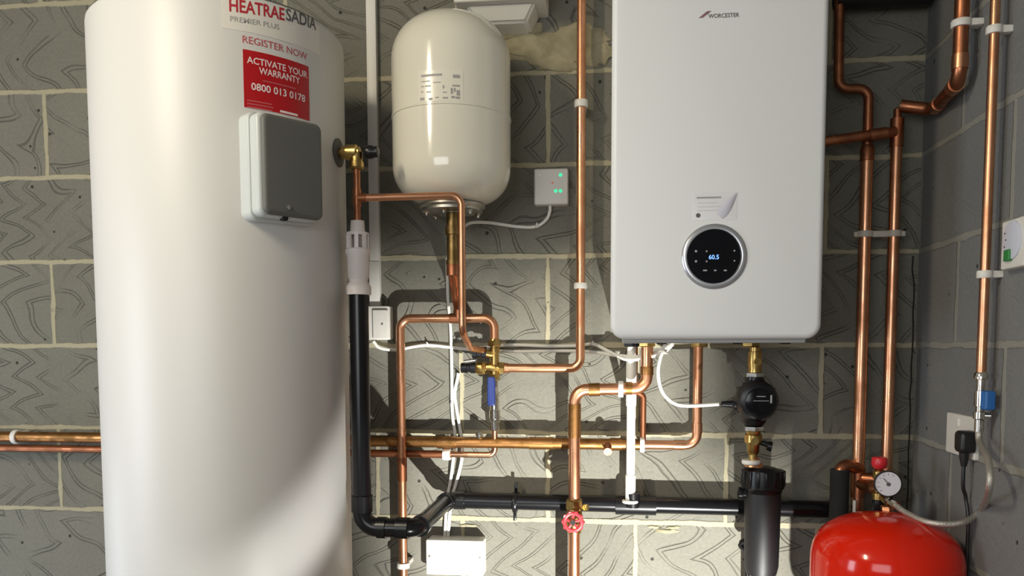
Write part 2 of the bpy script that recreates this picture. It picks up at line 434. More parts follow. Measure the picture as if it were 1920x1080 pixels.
# warranty sticker
l0, zt0 = cyl_hit(455, 90); l1, zt1 = cyl_hit(578, 127); _, zb0 = cyl_hit(460, 203); _, zb1 = cyl_hit(580, 225)
zt = (zt0+zt1)/2; zbm = (zb0+zb1)/2
ws = cyl_sheet('warranty_sticker', l0, l1, zbm, zt, .0010, STKR, cyl); ws['label'] = 'red sticker with white lettering'
Wd = (l1-l0)*CR
cyl_text('lettering', 'REGISTER NOW', l0, zt+.012, Wd*.98, .0135, TXP, ws, .006, lift=.0005)
cyl_text('lettering', 'ACTIVATE YOUR', l0+.10*Wd/CR*.5, zt-.024, Wd*.92, .0125, TXW, ws, .012)
cyl_text('lettering', 'WARRANTY', l0+.21*Wd/CR, zt-.040, Wd*.62, .0125, TXW, ws, .012)
cyl_text('lettering', '0800 013 0178', l0+.10*Wd/CR, zt-.072, Wd*.82, .0135, TXW, ws, .014)
for k, (dz, x, w) in enumerate(((.053, .26, .5), (.094, .04, .34), (.100, .04, .36), (.106, .04, .34))):
    cyl_sheet('printed_line', l0+x*Wd/CR, l0+(x+w)*Wd/CR, zt-dz, zt-dz+.0022, .0014, TXP, ws)
cyl_sheet('printed_line', l0+.5*Wd/CR, l0+.78*Wd/CR, zt-.104, zt-.100, .0014, TXW, ws)
# grey control box standing off the curved side
a0, zA = cyl_hit(478, 232); a1, zB = cyl_hit(600, 250); _, zC = cyl_hit(470, 405)
az = math.radians(53); N = V(math.sin(az), -math.cos(az), 0); X = V(math.cos(az), math.sin(az), 0)
cb = thing  # (alias kept local)
ctr = cyl_pt(az, 0, CR)
r_ = ray(536, 318); t_ = ((ctr+N*.03)-CAM).dot(N)/r_.dot(N); mid = CAM+r_*t_
HB = .190; WB = .133
base = mid-N*.045
b = B(); slab(b, base, WB+.006, HB+.010, .034, .016, .006, X, V(0, 0, 1), N); cbx = link('control_box', b, GREYS, cyl)
cbx['label'] = 'light grey control box base'
b = B(); slab(b, base+N*.033, WB-.004, HB-.002, .004, .014, .001, X, V(0, 0, 1), N); link('groove_shade', b, HOLE, cbx)  # near-black slab, the groove's shade put into its colour
b = B(); slab(b, base+N*.0365, WB, HB, .026, .015, .008, X, V(0, 0, 1), N); link('side_shell', b, GREYS, cbx)
b = B(); slab(b, base+N*.050+X*.003, WB-.008, HB-.006, .021, .014, .008, X, V(0, 0, 1), N); cv = link('cover', b, GREYL, cbx); cv['label'] = 'dark grey cover'
sp_ = base+N*.071-V(0, 0, HB*.40)-X*.012
b = B(); lathe(b, sp_, N, [(0, .0045), (.0035, .004), (.004, 0)], 16); link('screw', b, CHROME, cbx)
b = B(); slab(b, base+N*.05-V(0, 0, HB/2-.002)-X*.012, .012, .012, .012, .003, .003, X, V(0, 0, 1), N); link('latch', b, HOLE, cbx)
# side grommet + relief valve on the right flank
gz = P(652, 300, .28).z
b = B(); lathe(b, (CC.x+CR-.002, CC.y, gz), (1, 0, -.0), [(0, .030), (.004, .030), (.005, .026), (.0052, 0)], 32); link('grommet', b, GREYL, cyl)

# ------------------------------------------------------------------ relief valve, its drop pipe, tundish and waste
YD = -CC.y   # stands off the wall as far as the cylinder's axis
XV = P(669, 330, YD).x
rv = thing('relief_valve', 'brass relief valve with black cap screwed into the cylinder side', 'valve', (XV, -YD, gz))
b = B(); lathe(b, (CC.x+CR+.003, -YD, gz), (1, 0, 0), [(0, .010), (.006, .010), (.007, .014), (.016, .014), (.017, .0165), (.038, .0165), (.041, .012), (.044, .012)], 24)
lathe(b, (XV, -YD, gz), (0, 0, -1), [(0, .013), (.020, .013), (.021, .0155), (.032, .0155), (.034, .011)], 24)
hexnut(b, (XV, -YD, gz-.036), (0, 0, 1), .0145, .012)
link('valve_body', b, BRASS, rv)
b = B(); lathe(b, (XV+.021, -YD, gz), (1, 0, 0), [(0, .013), (.004, .0145), (.012, .0145), (.018, .012), (.026, .012), (.027, .010), (.0275, 0)], 12); link('cap', b, BLK, rv)
ztop = P(672, 416, YD).z; ztee = P(672, 371, YD).z
cp = thing('copper_discharge_pipe', 'short upright copper pipe dropping from the relief valve into the white tundish', 'pipe', (XV, -YD, ztop))
b = B(); rod(b, (XV, -YD, gz-.03), (XV, -YD, ztop+.0), .0076); link('tube', b, COPD, cp)
b = B(); rod(b, (XV, -YD, ztee-.018), (XV, -YD, ztee+.018), .0092); rod(b, (XV, -YD, ztee), (XV+.020, -YD, ztee), .0092); link('tee', b, COPD, cp)
# long thin pipe over to the valve group
xB = P(866, 480, .29).x
bend = P(893, 655, .12)
pts = [(XV+.008, -YD, ztee), (xB-.0, -.29, P(862, 366, .29).z), (xB, -.29, P(869, 622, .29).z), (bend.x, -.20, bend.z+.004), (bend.x+.01, -.085, bend.z-.003)]
pB = thing('thin_copper_pipe', 'thin bright copper pipe crossing below the white vessel and dropping to the brass valves', 'pipe', pts[2])
b = B(); sweep(b, fillet(pts, .022), .0078); link('tube', b, COP, pB)
# tundish
def zy(py, d, px=672): return P(px, py, d).z
zT = [zy(v, YD) for v in (414, 436, 438, 466, 470, 486, 520, 524, 528, 534, 553)]
tu = thing('tundish', 'white plastic tundish with open slots between the copper pipe and black waste', 'tundish', (XV, -YD, zT[-1]))
def prof(zs, rs): return [(zs[0]-z, r) for z, r in zip(zs, rs)]
b = B(); lathe(b, (XV, -YD, zT[0]), (0, 0, -1), [(0, .0), (0, .014), (zT[0]-zT[1], .016), (zT[0]-zT[1]+.001, .009), (zT[0]-zT[3], .009)], 32)
lathe(b, (XV, -YD, zT[1]), (0, 0, -1), [(0, .012), (0, .0225), (.005, .0235), (.0065, .0235), (.0065, .012)], 32)
for k in range(8):
    a = 2*PI*k/8+.2; box(b, (XV+.0215*math.cos(a), -YD+.0215*math.sin(a), (zT[1]+zT[3])/2-.001), (.004, .008, zT[1]-zT[3]), 0, 1, Matrix.Rotation(a, 3, 'Z'))
link('funnel_cage', b, PINKW, tu)
z0 = zT[3]
b = B(); lathe(b, (XV, -YD, z0), (0, 0, -1), [(0, .018), (0, .0235), (.003, .0265), (.010, .0265), (.016, .0235), (z0-zT[6], .0225), (z0-zT[7], .020), (z0-zT[8], .020), (z0-zT[9], .024), (z0-zT[9]+.004, .0265), (z0-zT[10], .0265), (z0-zT[10], .02)], 40); link('body', b, PINKW, tu)
# black waste
zH = P(700, 978, YD).z; zR = P(1000, 953, .045).z; zH = (zH+zR)/2
xk = P(782, 975, YD).x
xw = P(840, 955, .045).x
WP = [(XV, -YD, zT[10]+.012), (XV, -YD, zH), (xk, -YD, zH), (xw, -.045, zH+.004), (P(1573, 965, .045).x, -.045, zH)]
wa = thing('black_waste_pipe', 'black plastic waste pipe dropping beside the cylinder then running along the wall', 'pipe', WP[1])
b = B(); sweep(b, fillet(WP, .034), .0205, 24); link('tube', b, BLKG, wa)
b = B(); rod(b, (XV, -YD, zH+.07), (XV, -YD, zH+.035), .0235, 28); rod(b, (XV+.035, -YD, zH), (XV+.055, -YD, zH), .0235, 28); link_each('elbow_collar', b, BLK, wa)
d = (Vector(WP[3])-Vector(WP[2])).normalized()
b = B(); q = Vector(WP[2]); rod(b, q-V(.045, 0, 0), q-V(.018, 0, 0), .0235, 28); rod(b, q+d*.018, q+d*.04, .0235, 28)
q = Vector(WP[3]); rod(b, q-d*.04, q-d*.018, .0235, 28); rod(b, q+V(.018, 0, 0), q+V(.045, 0, 0), .0235, 28); link_each('elbow_collar', b, BLK, wa)
xt = P(1188, 955, .045).x
b = B(); rod(b, (xt-.045, -.045, zH), (xt+.055, -.045, zH), .0235, 28); rod(b, (xt-.003, -.06, zH), (xt-.003, -.062, zH+.035), .018, 24); link('branch_tee', b, BLK, wa)
def saddle(name, label, c, axis, r, width, mt, standoff, cat='pipe clip', group=None, base_n=V(0, 1, 0)):
    """plastic stand-off clip round a pipe at c; standoff = distance c to the wall"""
    o = thing(name, label, cat, c, group); c = Vector(c); a = Vector(axis).normalized()
    b = B(); lathe(b, c-a*width/2, a, [(0, r), (0, r+.0045), (width*.15, r+.0055), (width*.85, r+.0055), (width, r+.0045), (width, r), (0, r)], 24); link('clip_ring', b, mt, o)
    side = a.cross(base_n); b = B()
    L_ = max(standoff-r-.001, .003)
    rot = Matrix((side, base_n, a)).transposed()
    box(b, c+base_n*(r+.001+L_/2), (2*r*.95, L_, width*.92), .001, 1, rot)
    link('clip_base', b, mt, o); return o
xc = P(966, 955, .045).x
wclip = saddle('waste_pipe_clip', 'black clip holding the black waste pipe left of the red wheel valve', (xc, -.045, zH), (1, 0, 0), .0205, .010, BLK, .045)
b = B(); box(b, (xc, -.03, zH+.036), (.008, .006, .03), .002, 2); box(b, (xc, -.05, zH-.034), (.008, .014, .02), .003, 2)
link_each('clip_lug', b, BLK, wclip)

# ------------------------------------------------------------------ trunking and switch box on the left
t0 = P(707, 575, 0); tk = thing('cable_trunking', 'upright white plastic trunking between cylinder and white vessel', 'trunking', (t0.x, 0, t0.z))
b = B(); box(b, (t0.x, -.009, (t0.z+CEIL)/2), (.0255, .018, CEIL-t0.z), .002, 2); link('channel', b, WPL, tk)
zj = P(707, 490, .02).z
b = B(); box(b, (t0.x, -.0185, (t0.z+zj)/2), (.0275, .003, zj-t0.z), .001, 2); link('cover_strip', b, WPL, tk)
c = P(713, 606, .0); sb = thing('surface_switch_box', 'small white wall box at the foot of the trunking', 'junction box', (c.x, 0, c.z))
b = B(); slab(b, (c.x, 0, c.z), .068, .086, .034, .004, .003); link('back_box', b, WPL, sb)
b = B(); slab(b, (c.x+.012, -.034, c.z-.004), .040, .074, .006, .003, .002); fp = link('faceplate', b, WPL, sb)
b = B(); lathe(b, (c.x+.017, -.0402, c.z-.003), (0, -1, 0), [(0, .003), (.001, .002), (.0012, 0)], 12); link('screw', b, STEEL, fp)

# ------------------------------------------------------------------ white expansion vessel
TC = V(-.389, -.182, 0); TR = .1352
zt = P(848, 27, .182).z-.003; zs = P(850, 196, .30).z; zl = P(850, 385, .2).z
tk2 = thing('expansion_vessel', 'cream white enamelled expansion vessel hung on the block wall', 'expansion vessel', (TC.x, TC.y, zl))
prf = []
hh = .105
for k in range(15):
    a = PI/2*k/14; prf.append((hh*(1-math.cos(a)), TR*max(math.sin(a), 0)**.82))
H = zt-zl; body = prf+[(zt-zs-.003, TR), (zt-zs-.002, TR+.0015), (zt-zs+.002, TR+.0015), (zt-zs+.003, TR)]
hb = .085
for k in range(15):
    a = PI/2*k/14; body.append((H-hb+hb*math.sin(a), max(TR*max(math.cos(a), 0)**.62, .052) if k < 14 else .05))
body.append((H+.001, 0))
b = B(); lathe(b, (TC.x, TC.y, zt), (0, 0, -1), body, 96); link('tank', b, TANKM, tk2)
b = B(); lathe(b, (TC.x, TC.y, zl+.006), (0, 0, -1), [(0, .072), (.004, .076), (.008, .076), (.012, .070), (.018, .070), (.019, .02)], 48); link('flange', b, STEEL, tk2)
for k in range(6):
    a = 2*PI*k/6+.4; b = B(); q = (TC.x+.060*math.cos(a), TC.y+.060*math.sin(a), zl-.010); hexnut(b, q, (0, 0, -1), .007, .008); lathe(b, q, (0, 0, -1), [(0, .0035), (.013, .0035)], 10); link('bolt', b, CHROME, tk2)
b = B(); box(b, (TC.x, -.022, zs), (.05, .044, .03), .003); link('wall_bracket', b, STEEL, tk2)
# rating label curved on the tank
def tank_hit(px, py):
    r = ray(px, py); o = CAM-TC; a = r.x**2+r.y**2; bb = 2*(o.x*r.x+o.y*r.y); c = o.x**2+o.y**2-TR*TR
    t = (-bb-math.sqrt(max(bb*bb-4*a*c, 0)))/(2*a); q = CAM+r*t
    return math.atan2(q.x-TC.x, -(q.y-TC.y)), q.z
def tank_sheet(name, x0, y0, x1, y1, lift, mt, parent):
    a0, za = tank_hit(x0, y0); a1, _ = tank_hit(x1, y0); _, zb = tank_hit(x0, y1); b = B(); rr = []
    for k in range(13):
        a = a0+(a1-a0)*k/12
        rr.append([b.verts.new(V(TC.x+r*math.sin(a), TC.y-r*math.cos(a), z)) for z, r in ((za, TR), (za, TR+lift), (zb, TR+lift), (zb, TR))])
    for A, C_ in zip(rr, rr[1:]):
        for i in range(3): b.faces.new((A[i], A[i+1], C_[i+1], C_[i]))
    b.faces.new(rr[0]); b.faces.new(rr[-1]); return link(name, b, mt, parent)
rl = tank_sheet('rating_label', 784, 134, 868, 192, .0004, mat('cream_label', (.75, .715, .615), .25), tk2); rl['label'] = 'pale label with faint grey print'
for q in ((790, 141, 829, 145), (849, 140, 862, 146), (848, 159, 862, 162), (845, 165, 849, 176), (851, 165, 854, 172), (856, 169, 862, 179), (846, 180, 853, 184), (855, 181, 862, 185),
          (790, 162, 795, 164), (797, 161, 808, 163), (790, 172, 794, 174), (800, 172, 808, 174), (788, 184, 796, 189), (804, 184, 811, 188), (816, 182, 823, 184), (830, 172, 838, 174), (830, 182, 840, 185), (812, 154, 826, 155.5), (790, 153, 806, 154.5), (830, 160, 833, 166)):
    tank_sheet('printed_mark', *q, .0010, TXL, rl)
# brass tail under the vessel and its tarnished pipe down to the loop
zq = [P(855, v, .182).z for v in (400, 425, 440, 488)]
bt = thing('isolating_valve', 'brass valve tail screwed under the cream expansion vessel', 'valve', (TC.x, TC.y, zq[3]))
b = B(); lathe(b, (TC.x, TC.y, zl-.012), (0, 0, -1), [(0, .014), (zl-.012-zq[1], .014), (zl-.012-zq[1]+.001, .017), (zl-.012-zq[2], .017), (zl-.012-zq[2]+.001, .0135), (zl-.012-zq[3]+.01, .0135), (zl-.012-zq[3]+.01, .016), (zl-.012-zq[3], .016)], 24); link('valve_body', b, mat('dark_brass', (.20, .13, .05), .42, 1, col2=(.3, .2, .08), var=.1, vscale=50), bt)
b = B(); lathe(b, (TC.x, TC.y, zl+.0), (0, 0, -1), [(0, .0), (0, .02), (.014, .018), (.014, 0)], 20); link('neck', b, STEEL, bt)
zC = P(840, 597, .06).z
xtee = P(860, 597, .06).x
pts = [(TC.x, TC.y, zq[3]+.004), (TC.x, TC.y, P(855, 505, .182).z), (xtee, -.09, P(860, 556, .09).z), (xtee, -.06, P(860, 575, .06).z), (xtee, -.06, zC)]
pv = thing('tarnished_copper_pipe', 'short tarnished copper pipe bent down from the vessel valve to the copper loop', 'pipe', pts[4])
b = B(); sweep(b, fillet(pts, .02), .0125, 20); link('tube', b, COPD, pv)
b = B(); c = Vector(pts[1]); lathe(b, c+V(0, 0, .012), (0, 0, -1), [(0, .0128), (.001, .015), (.026, .015), (.027, .0128)], 20); link_each('coupling', b, COPD, pv)

# ------------------------------------------------------------------ copper loop (22 mm)
R22 = .0110; R28 = .0140
xl_ = P(753, 800, .06).x; xr_ = P(927, 630, .06).x
zv = P(925, 640, .06).z
pC = thing('copper_loop_pipe', 'square copper loop rising beside the black waste and over to the brass valves', 'pipe', (xl_, -.06, FLOOR))
b = B(); sweep(b, fillet([(xl_, -.06, FLOOR+.01), (xl_, -.06, zC), (xr_, -.06, zC), (xr_, -.06, zv)], .026), R22); link('tube', b, COP, pC)
b = B(); rod(b, (xtee-.022, -.06, zC), (xtee+.022, -.06, zC), .0128); rod(b, (xtee, -.06, zC), (xtee, -.06, zC+.02), .0135); link('tee', b, COPD, pC)
zz = P(755, 880, .06).z
b = B(); rod(b, (xl_, -.06, zz+.03), (xl_, -.06, zz-.03), .0124); link_each('coupling', b, COPD, pC)
zz = P(758, 1060, .06).z
saddle('pipe_clip', 'white clip low on the copper loop, left of the blank box', (xl_, -.06, zz), (0, 0, 1), R22, .014, WPL, .06)

# brass multi-valve group
zm = P(925, 690, .06).z; xm = xr_
mv = thing('multi_control_valve', 'brass multi-way valve group with two black caps', 'valve', (xm, -.06, zm))
b = B()
lathe(b, (xm, -.06, zv+.006), (0, 0, -1), [(0, .0125), (.006, .0145), (.014, .0145), (.015, .011), (.022, .011), (.023, .0135), (.034, .0135), (.036, .0115), (zv+.006-zm+.018, .012)], 24)
hexnut(b, (xm, -.06, zv-.012), (0, 0, 1), .0165, .014)
lathe(b, (xm-.046, -.06, zm), (1, 0, 0), [(0, .014), (.004, .0165), (.016, .0165), (.018, .0135), (.030, .0135), (.034, .0145), (.050, .0145), (.052, .012), (.066, .012)], 24)
hexnut(b, (xm+.012, -.06, zm), (1, 0, 0), .0165, .014)
hexnut(b, (xm-.030, -.06, zm), (1, 0, 0), .0178, .010)
hexnut(b, (xm, -.06, zm-.03), (0, 0, 1), .0150, .014)
rod(b, (xm, -.06, (zm+zv)/2), (xm-.022, -.072, (zm+zv)/2+.004), .0095)
link('valve_body', b, BRASS, mv)
b = B(); lathe(b, (xm-.044, -.06, zm), (-1, 0, 0), [(0, .0135), (.016, .0135), (.018, .011), (.024, .011), (.025, .0135), (.040, .0125), (.041, 0)], 16); link('cap', b, BLK, mv)
b = B(); q = V(xm-.018, -.075, (zm+zv)/2+.004); lathe(b, q, (-1, -.1, .04), [(0, .0155), (.010, .0155), (.012, .013), (.022, .013), (.024, .0155), (.034, .0155), (.035, 0)], 12); link('cap', b, BLK, mv)
b = B(); rod(b, (xm-.074, -.072, zm+.015), (xm-.045, -.072, zm+.019), .0055); link('drain_nut', b, CHROME, mv)
# riser on the wall joining the valve
xD = P(1089, 400, .06).x
pD = thing('upright_copper_pipe', 'tall upright copper pipe left of the boiler, elbowed to the brass valves', 'pipe', (xD, -.06, zm))
b = B(); sweep(b, fillet([(xD, -.06, CEIL+.04), (xD, -.06, zm), (xm+.022, -.06, zm)], .024), R22, 20); link('tube', b, COP, pD)
b = B(); rod(b, (xm+.022, -.06, zm), (xm+.034, -.06, zm), .0128); link('collar', b, COP, pD)
saddle('pipe_clip', 'white clip high on the upright copper pipe beside the expansion vessel', (xD, -.06, P(1092, 195, .06).z), (0, 0, 1), R22, .017, WPL, .06)
saddle('pipe_clip', 'white clip on the upright copper pipe beside the boiler dial', (xD, -.06, P(1089, 536, .06).z), (0, 0, 1), R22, .014, WPL, .06)
# blue lever valve + chrome tail
xb = P(927, 740, .06).x
z1 = P(925, 706, .06).z; z2 = P(927, 806, .06).z
bv = thing('lever_ball_valve', 'small ball valve with a dark blue lever under the brass group', 'valve', (xb, -.06, z2))
b = B(); lathe(b, (xm, -.06, zm-.026), (0, 0, -1), [(0, .009), (.030, .009), (.034, .0115), (zm-.026-P(925, 768, .06).z, .0115), (zm-.026-P(925, 768, .06).z+.001, .014), (zm-.026-P(925, 785, .06).z, .014), (zm-.026-P(925, 786, .06).z, .011), (zm-.026-P(925, 790, .06).z, .011), (zm-.026-P(925, 791, .06).z, .0145), (zm-.026-z2, .0145), (zm-.026-z2+.002, .009)], 12); link('valve_body', b, CHROME, bv)
b = B(); zc = (P(920, 706, .1).z+P(920, 762, .1).z)/2; slab(b, (P(921, 735, .085).x, -.080, zc), .019, .072, .010, .006, .003); rod(b, (xm, -.06, zc+.012), (xm, -.086, zc+.012), .005); link('lever', b, BLUE, bv)

# ------------------------------------------------------------------ low runs behind everything
zM = (P(30, 816, .045).z+P(1250, 837, .045).z)/2
zF = (P(30, 836, .04).z+P(880, 857, .04).z)/2
xF = P(1308, 740, .045).x
BZ = 1.133   # underside of the boiler
xj = P(1204, 838, .045).x
pM = thing('copper_main_pipe', 'long horizontal copper main running low along the whole wall, topmost of the two', 'pipe', (0, -.045, zM))
b = B(); sweep(b, [(-2.38, -.045, zM), (-1.2, -.045, zM), (-.3, -.045, zM), (xj, -.045, zM)], R28, 20); link('tube', b, COPF, pM)
b = B()
for px, w in ((838, .05), (1015, .06), (1155, .03)):
    q = P(px, 833, .045).x; rod(b, (q-w/2, -.045, zM), (q+w/2, -.045, zM), .0158)
link_each('coupling', b, COPF, pM)
b = B(); q = P(899, 833, .045).x; lathe(b, (q, -.045, zM+.005), (0, 0, 1), [(0, .008), (.012, .008), (.013, .010), (.020, .010), (.022, .004), (.026, .004)], 14); link('bleed_screw', b, CHROME, pM)
b = B(); q = P(1140, 833, .045).x; rod(b, (q, -.045, zM), (q, -.085, zM-.014), .010); link('drain_stub', b, COPD, pM)
pF = thing('boiler_return_pipe', 'copper pipe rising to the boiler underside from the low main, right of the white drain', 'pipe', (xF, -.05, zM))
b = B(); sweep(b, fillet([(xj+.002, -.045, zM), (xF, -.045, zM), (xF, -.045, BZ+.01)], .028), R22+.0005, 20); link('tube', b, COP, pF)
b = B(); rod(b, (xF-.055, -.045, zM), (xF-.030, -.045, zM), .013); rod(b, (xF, -.045, zM+.03), (xF, -.045, zM+.055), .013); link_each('elbow_collar', b, COP, pF)
saddle('pipe_clip', 'white clip on the low main between the white drain and the return elbow', (P(1204, 838, .045).x, -.045, zM), (1, 0, 0), R28, .011, WPL, .045)
saddle('pipe_clip', 'white clip on the copper pipes at the far left edge', (P(31, 817, .045).x, -.045, zM-.001), (1, 0, 0), R28, .013, WPL, .045)
xq = P(838, 858, .04).x; xe = P(928, 850, .04).x
pF2 = thing('copper_feed_pipe', 'thinner copper pipe just under the low main, turned up to the ball valve', 'pipe', (xe, -.04, zF))
b = B(); sweep(b, [(-2.38, -.04, zF), (-1.2, -.04, zF), (xq, -.04, zF)], .0098, 16); o = link('tube', b, COPD, pF2); o['label'] = 'dull brown left run'
b = B(); sweep(b, fillet([(xq, -.04, zF), (xe, -.04, zF), (xe, -.045, zF+.04), (xb, -.06, z2+.006)], .018), .0078, 16); link('tube', b, mat('pale_copper', (.66, .42, .27), .3, 1, col2=(.5, .28, .16), var=.1, vscale=30), pF2)
saddle('pipe_clip', 'white clip on the thinner feed pipe behind the two white cables', (xq, -.04, zF), (1, 0, 0), .0095, .019, WPL, .04)

# heavy pipe with the red wheel
dE = .12
xE = P(1077, 900, dE).x; zE = P(1120, 731, dE).z; xE2 = P(1213, 690, dE).x
pE = thing('copper_flow_pipe', 'thick copper pipe with an offset bend feeding the boiler through the red wheel valve', 'pipe', (xE, -dE, FLOOR))
b = B(); sweep(b, fillet([(xE, -dE, FLOOR+.01), (xE, -dE, zE), (xE2, -dE, zE+.004), (xE2, -dE, BZ+.01)], .030), R28, 24); link('tube', b, COP, pE)
b = B(); rod(b, (xE, -dE, zE-.034), (xE, -dE, zE-.115), .0153, 24); rod(b, (xE+.034, -dE, zE), (xE+.06, -dE, zE+.001), .0158, 24); rod(b, (xE2-.034, -dE, zE+.004), (xE2-.05, -dE, zE+.004), .0156, 24); rod(b, (xE2, -dE, zE+.036), (xE2, -dE, zE+.056), .0156, 24); link_each('elbow_collar', b, COPF, pE)
saddle('pipe_clip', 'white clip on the offset bend left of the white drain pipe', (P(1164, 730, dE).x, -dE, zE+.002), (1, 0, 0), R28, .012, WPL, dE)
zg = P(1077, 945, dE).z; zw = P(1077, 979, dE+.05).z
gv = thing('gate_valve', 'brass gate valve with a red spoked handwheel on the thick copper pipe', 'valve', (xE, -dE, zw))
b = B(); hexnut(b, (xE, -dE, zg-.012), (0, 0, 1), .022, .024); lathe(b, (xE, -dE, zg-.01), (0, 0, -1), [(0, .017), (.012, .019), (.028, .021), (.05, .019), (.06, .017)], 24)
rod(b, (xE, -dE, zw), (xE, -dE-.04, zw), .012); hexnut(b, (xE+.022, -dE-.004, zg-.006), (.8, -.4, 0), .008, .012); link('valve_body', b, BRASS, gv)
b = B(); q = V(xE, -dE-.05, zw); ring(b, q, (0, -1, 0), .0205, .0048, 32, 10)
for k in range(5):
    a = 2*PI*k/5+.3; rod(b, q+V(.006*math.cos(a), 0, .006*math.sin(a)), q+V(.0195*math.cos(a), 0, .0195*math.sin(a)), .0032, 8)
for k in range(10):
    a = 2*PI*k/10; rod(b, q+V(.0225*math.cos(a), -.003, .0225*math.sin(a)), q+V(.0245*math.cos(a), .003, .0245*math.sin(a)), .0040, 8)
link('handwheel', b, WHEEL, gv)
b = B(); rod(b, q+V(0, .004, 0), q+V(0, -.008, 0), .0065, 12); link('spindle_nut', b, CHROME, gv)
# thin pipe behind
xn = P(1206, 770, .05).x
pn = thing('thin_drain_pipe', 'thin copper pipe half hidden behind the white drain below the elbow', 'pipe', (xn, -.05, zM))
b = B(); sweep(b, fillet([(P(1190, 700, .05).x, -.05, BZ+.005), (P(1190, 700, .05).x, -.05, P(1198, 732, .05).z), (xn, -.05, P(1200, 742, .05).z), (xn, -.045, zM+.012)], .012), .0076); link('tube', b, COPD, pn)

# white condensate
xw_ = P(1183, 800, .065).x; zc2 = P(1184, 940, .065).z
cd_ = thing('condensate_pipe', 'white plastic condensate pipe dropping from the boiler into the black waste', 'pipe', (xw_, -.065, zc2))
b = B(); rod(b, (xw_, -.065, BZ+.01), (xw_, -.065, zc2-.006), .0106, 24); link('tube', b, WPIPE, cd_)
zq1 = P(1184, 700, .065).z; zq2 = P(1184, 760, .065).z
b = B(); lathe(b, (xw_, -.065, zq1+.03), (0, 0, -1), [(0, .0106), (.001, .0128), (zq1+.03-zq2, .0128), (zq1+.03-zq2+.002, .0106)], 24); link('socket_joint', b, WPIPE, cd_)
zq3 = P(1184, 890, .065).z
b = B(); lathe(b, (xw_, -.065, zq3), (0, 0, -1), [(0, .0106), (.001, .0125), (zq3-zc2, .0125)], 24); link('end_socket', b, WPIPE, cd_)
b = B(); ring(b, (xw_, -.065, zc2), (0, 0, 1), .0165, .0042, 32, 8); lathe(b, (xw_, -.065, zc2-.004), (0, 0, 1), [(0, .016), (.002, .016)], 24); link('collar', b, WPIPE, cd_)

# ------------------------------------------------------------------ boiler
BD = .36
bl_, br_ = P(1146, 300, BD).x, P(1549, 300, BD).x
bx = (bl_+br_)/2; bw = br_-bl_; BT = 2.02
bo = thing('wall_boiler', 'large white wall-hung boiler with a round black dial', 'boiler', (bx, 0, BZ))
b = B(); slab(b, (bx, 0, (BZ+.012+BT)/2), bw-.012, BT-BZ-.016, BD-.028, .010, .004); link('casing', b, BOILM, bo)
b = B(); slab(b, (bx, -(BD-.030), (BZ+.003+BT)/2), bw, BT-BZ-.006, .030, .030, .012); fp = link('front_panel', b, BOILM, bo)
b = B(); slab(b, (bx, -.02, BZ+.0035), bw-.05, .014, BD-.045, .004, .003); link('base_strip', b, BOILG, bo)
for px in (1240, 1380, 1470):
    b = B(); q = P(px, 645, BD-.05); box(b, (q.x, -(BD-.045), BZ-.002), (.020, .03, .008), .002); link('panel_latch', b, BLK, bo)
for q in (xE2, xF, xw_, P(1407, 650, .15).x):
    d_ = {xE2: dE, xF: .045, xw_: .065}.get(q, .15)
    b = B(); hexnut(b, (q, -d_, BZ-.012), (0, 0, 1), .021, .016); link_each('connection_nut', b, BRASS if q != xw_ else BLK, bo)
fy = -BD
c = P(1339, 481, BD)
b = B(); lathe(b, (c.x, fy+.001, c.z), (0, -1, 0), [(0, .0655), (.002, .0655), (.0045, .063), (.0065, .058), (.0055, .0545), (.003, .0535), (.003, 0)], 96); dr = link('dial_ring', b, RING, bo); dr['label'] = 'silver dial ring'
b = B(); lathe(b, (c.x-.0015, fy-.0015, c.z-.0), (0, -1, 0), [(0, .0540), (.0025, .0540), (.0035, .053), (.0036, 0)], 96); ds = link('display_screen', b, SCR, bo); ds['label'] = 'glossy black round display'
def front_text(name, s, px, py, w, h, mt, parent, y, bold=0, shear=0):
    q = P(px, py, -y); b = text_bm(s, w, h, bold, shear)
    for v in b.verts: v.co = V(q.x+v.co.x, y, q.z+v.co.y)
    return link(name, b, mt, parent, smooth=False)
ys = fy-.0058
front_text('lettering', '60.5', 1329, 486, .020, .009, LEDB, ds, ys, .01)
for px, py, s in ((1305, 471, 2.4), (1305, 490, 2.4), (1325, 471, 1.8), (1325, 490, 1.8), (1377, 470, 1.8), (1377, 489, 1.6)):
    q = P(px, py, -ys); b = B(); lathe(b, (q.x, ys+.001, q.z), (0, -1, 0), [(0, .001*s), (.001, .001*s)], 12); link('icon', b, ICON, ds)
for px, w in ((1322, .008), (1341, .005), (1360, .006)):
    q = P(px, 507, -ys); b = B(); box(b, (q.x, ys+.0005, q.z), (w, .001, .0028)); link('icon', b, ICON, ds)
# maker's mark
lg = link('maker_mark', (lambda b: (box(b, (0, 0, 0), (.0001, .0001, .0001)), b)[1])(B()), TXG, bo)
front_text('lettering', 'WORCESTER', 1328, 34, .060, .0082, TXG, lg, fy-.0006, .012)
b = B()
for dx, l in ((0, 1), (.0045, 1.0)):
    q = P(1310, 34, BD); pts = [(q.x+dx, q.z), (q.x+.003+dx, q.z), (q.x+.020+dx, q.z+.0125*l), (q.x+.0165+dx, q.z+.0125*l)]
    f1 = [b.verts.new(V(x, fy-.0006, z)) for x, z in pts]; f2 = [b.verts.new(V(x, fy+.0004, z)) for x, z in pts]
    b.faces.new(f1); b.faces.new(f2)
    for i in range(4): b.faces.new((f1[i], f1[(i+1) % 4], f2[(i+1) % 4], f2[i]))
link('slanted_emblem', b, mat('dark_red_ink', (.20, .07, .075), .5), lg, smooth=False)
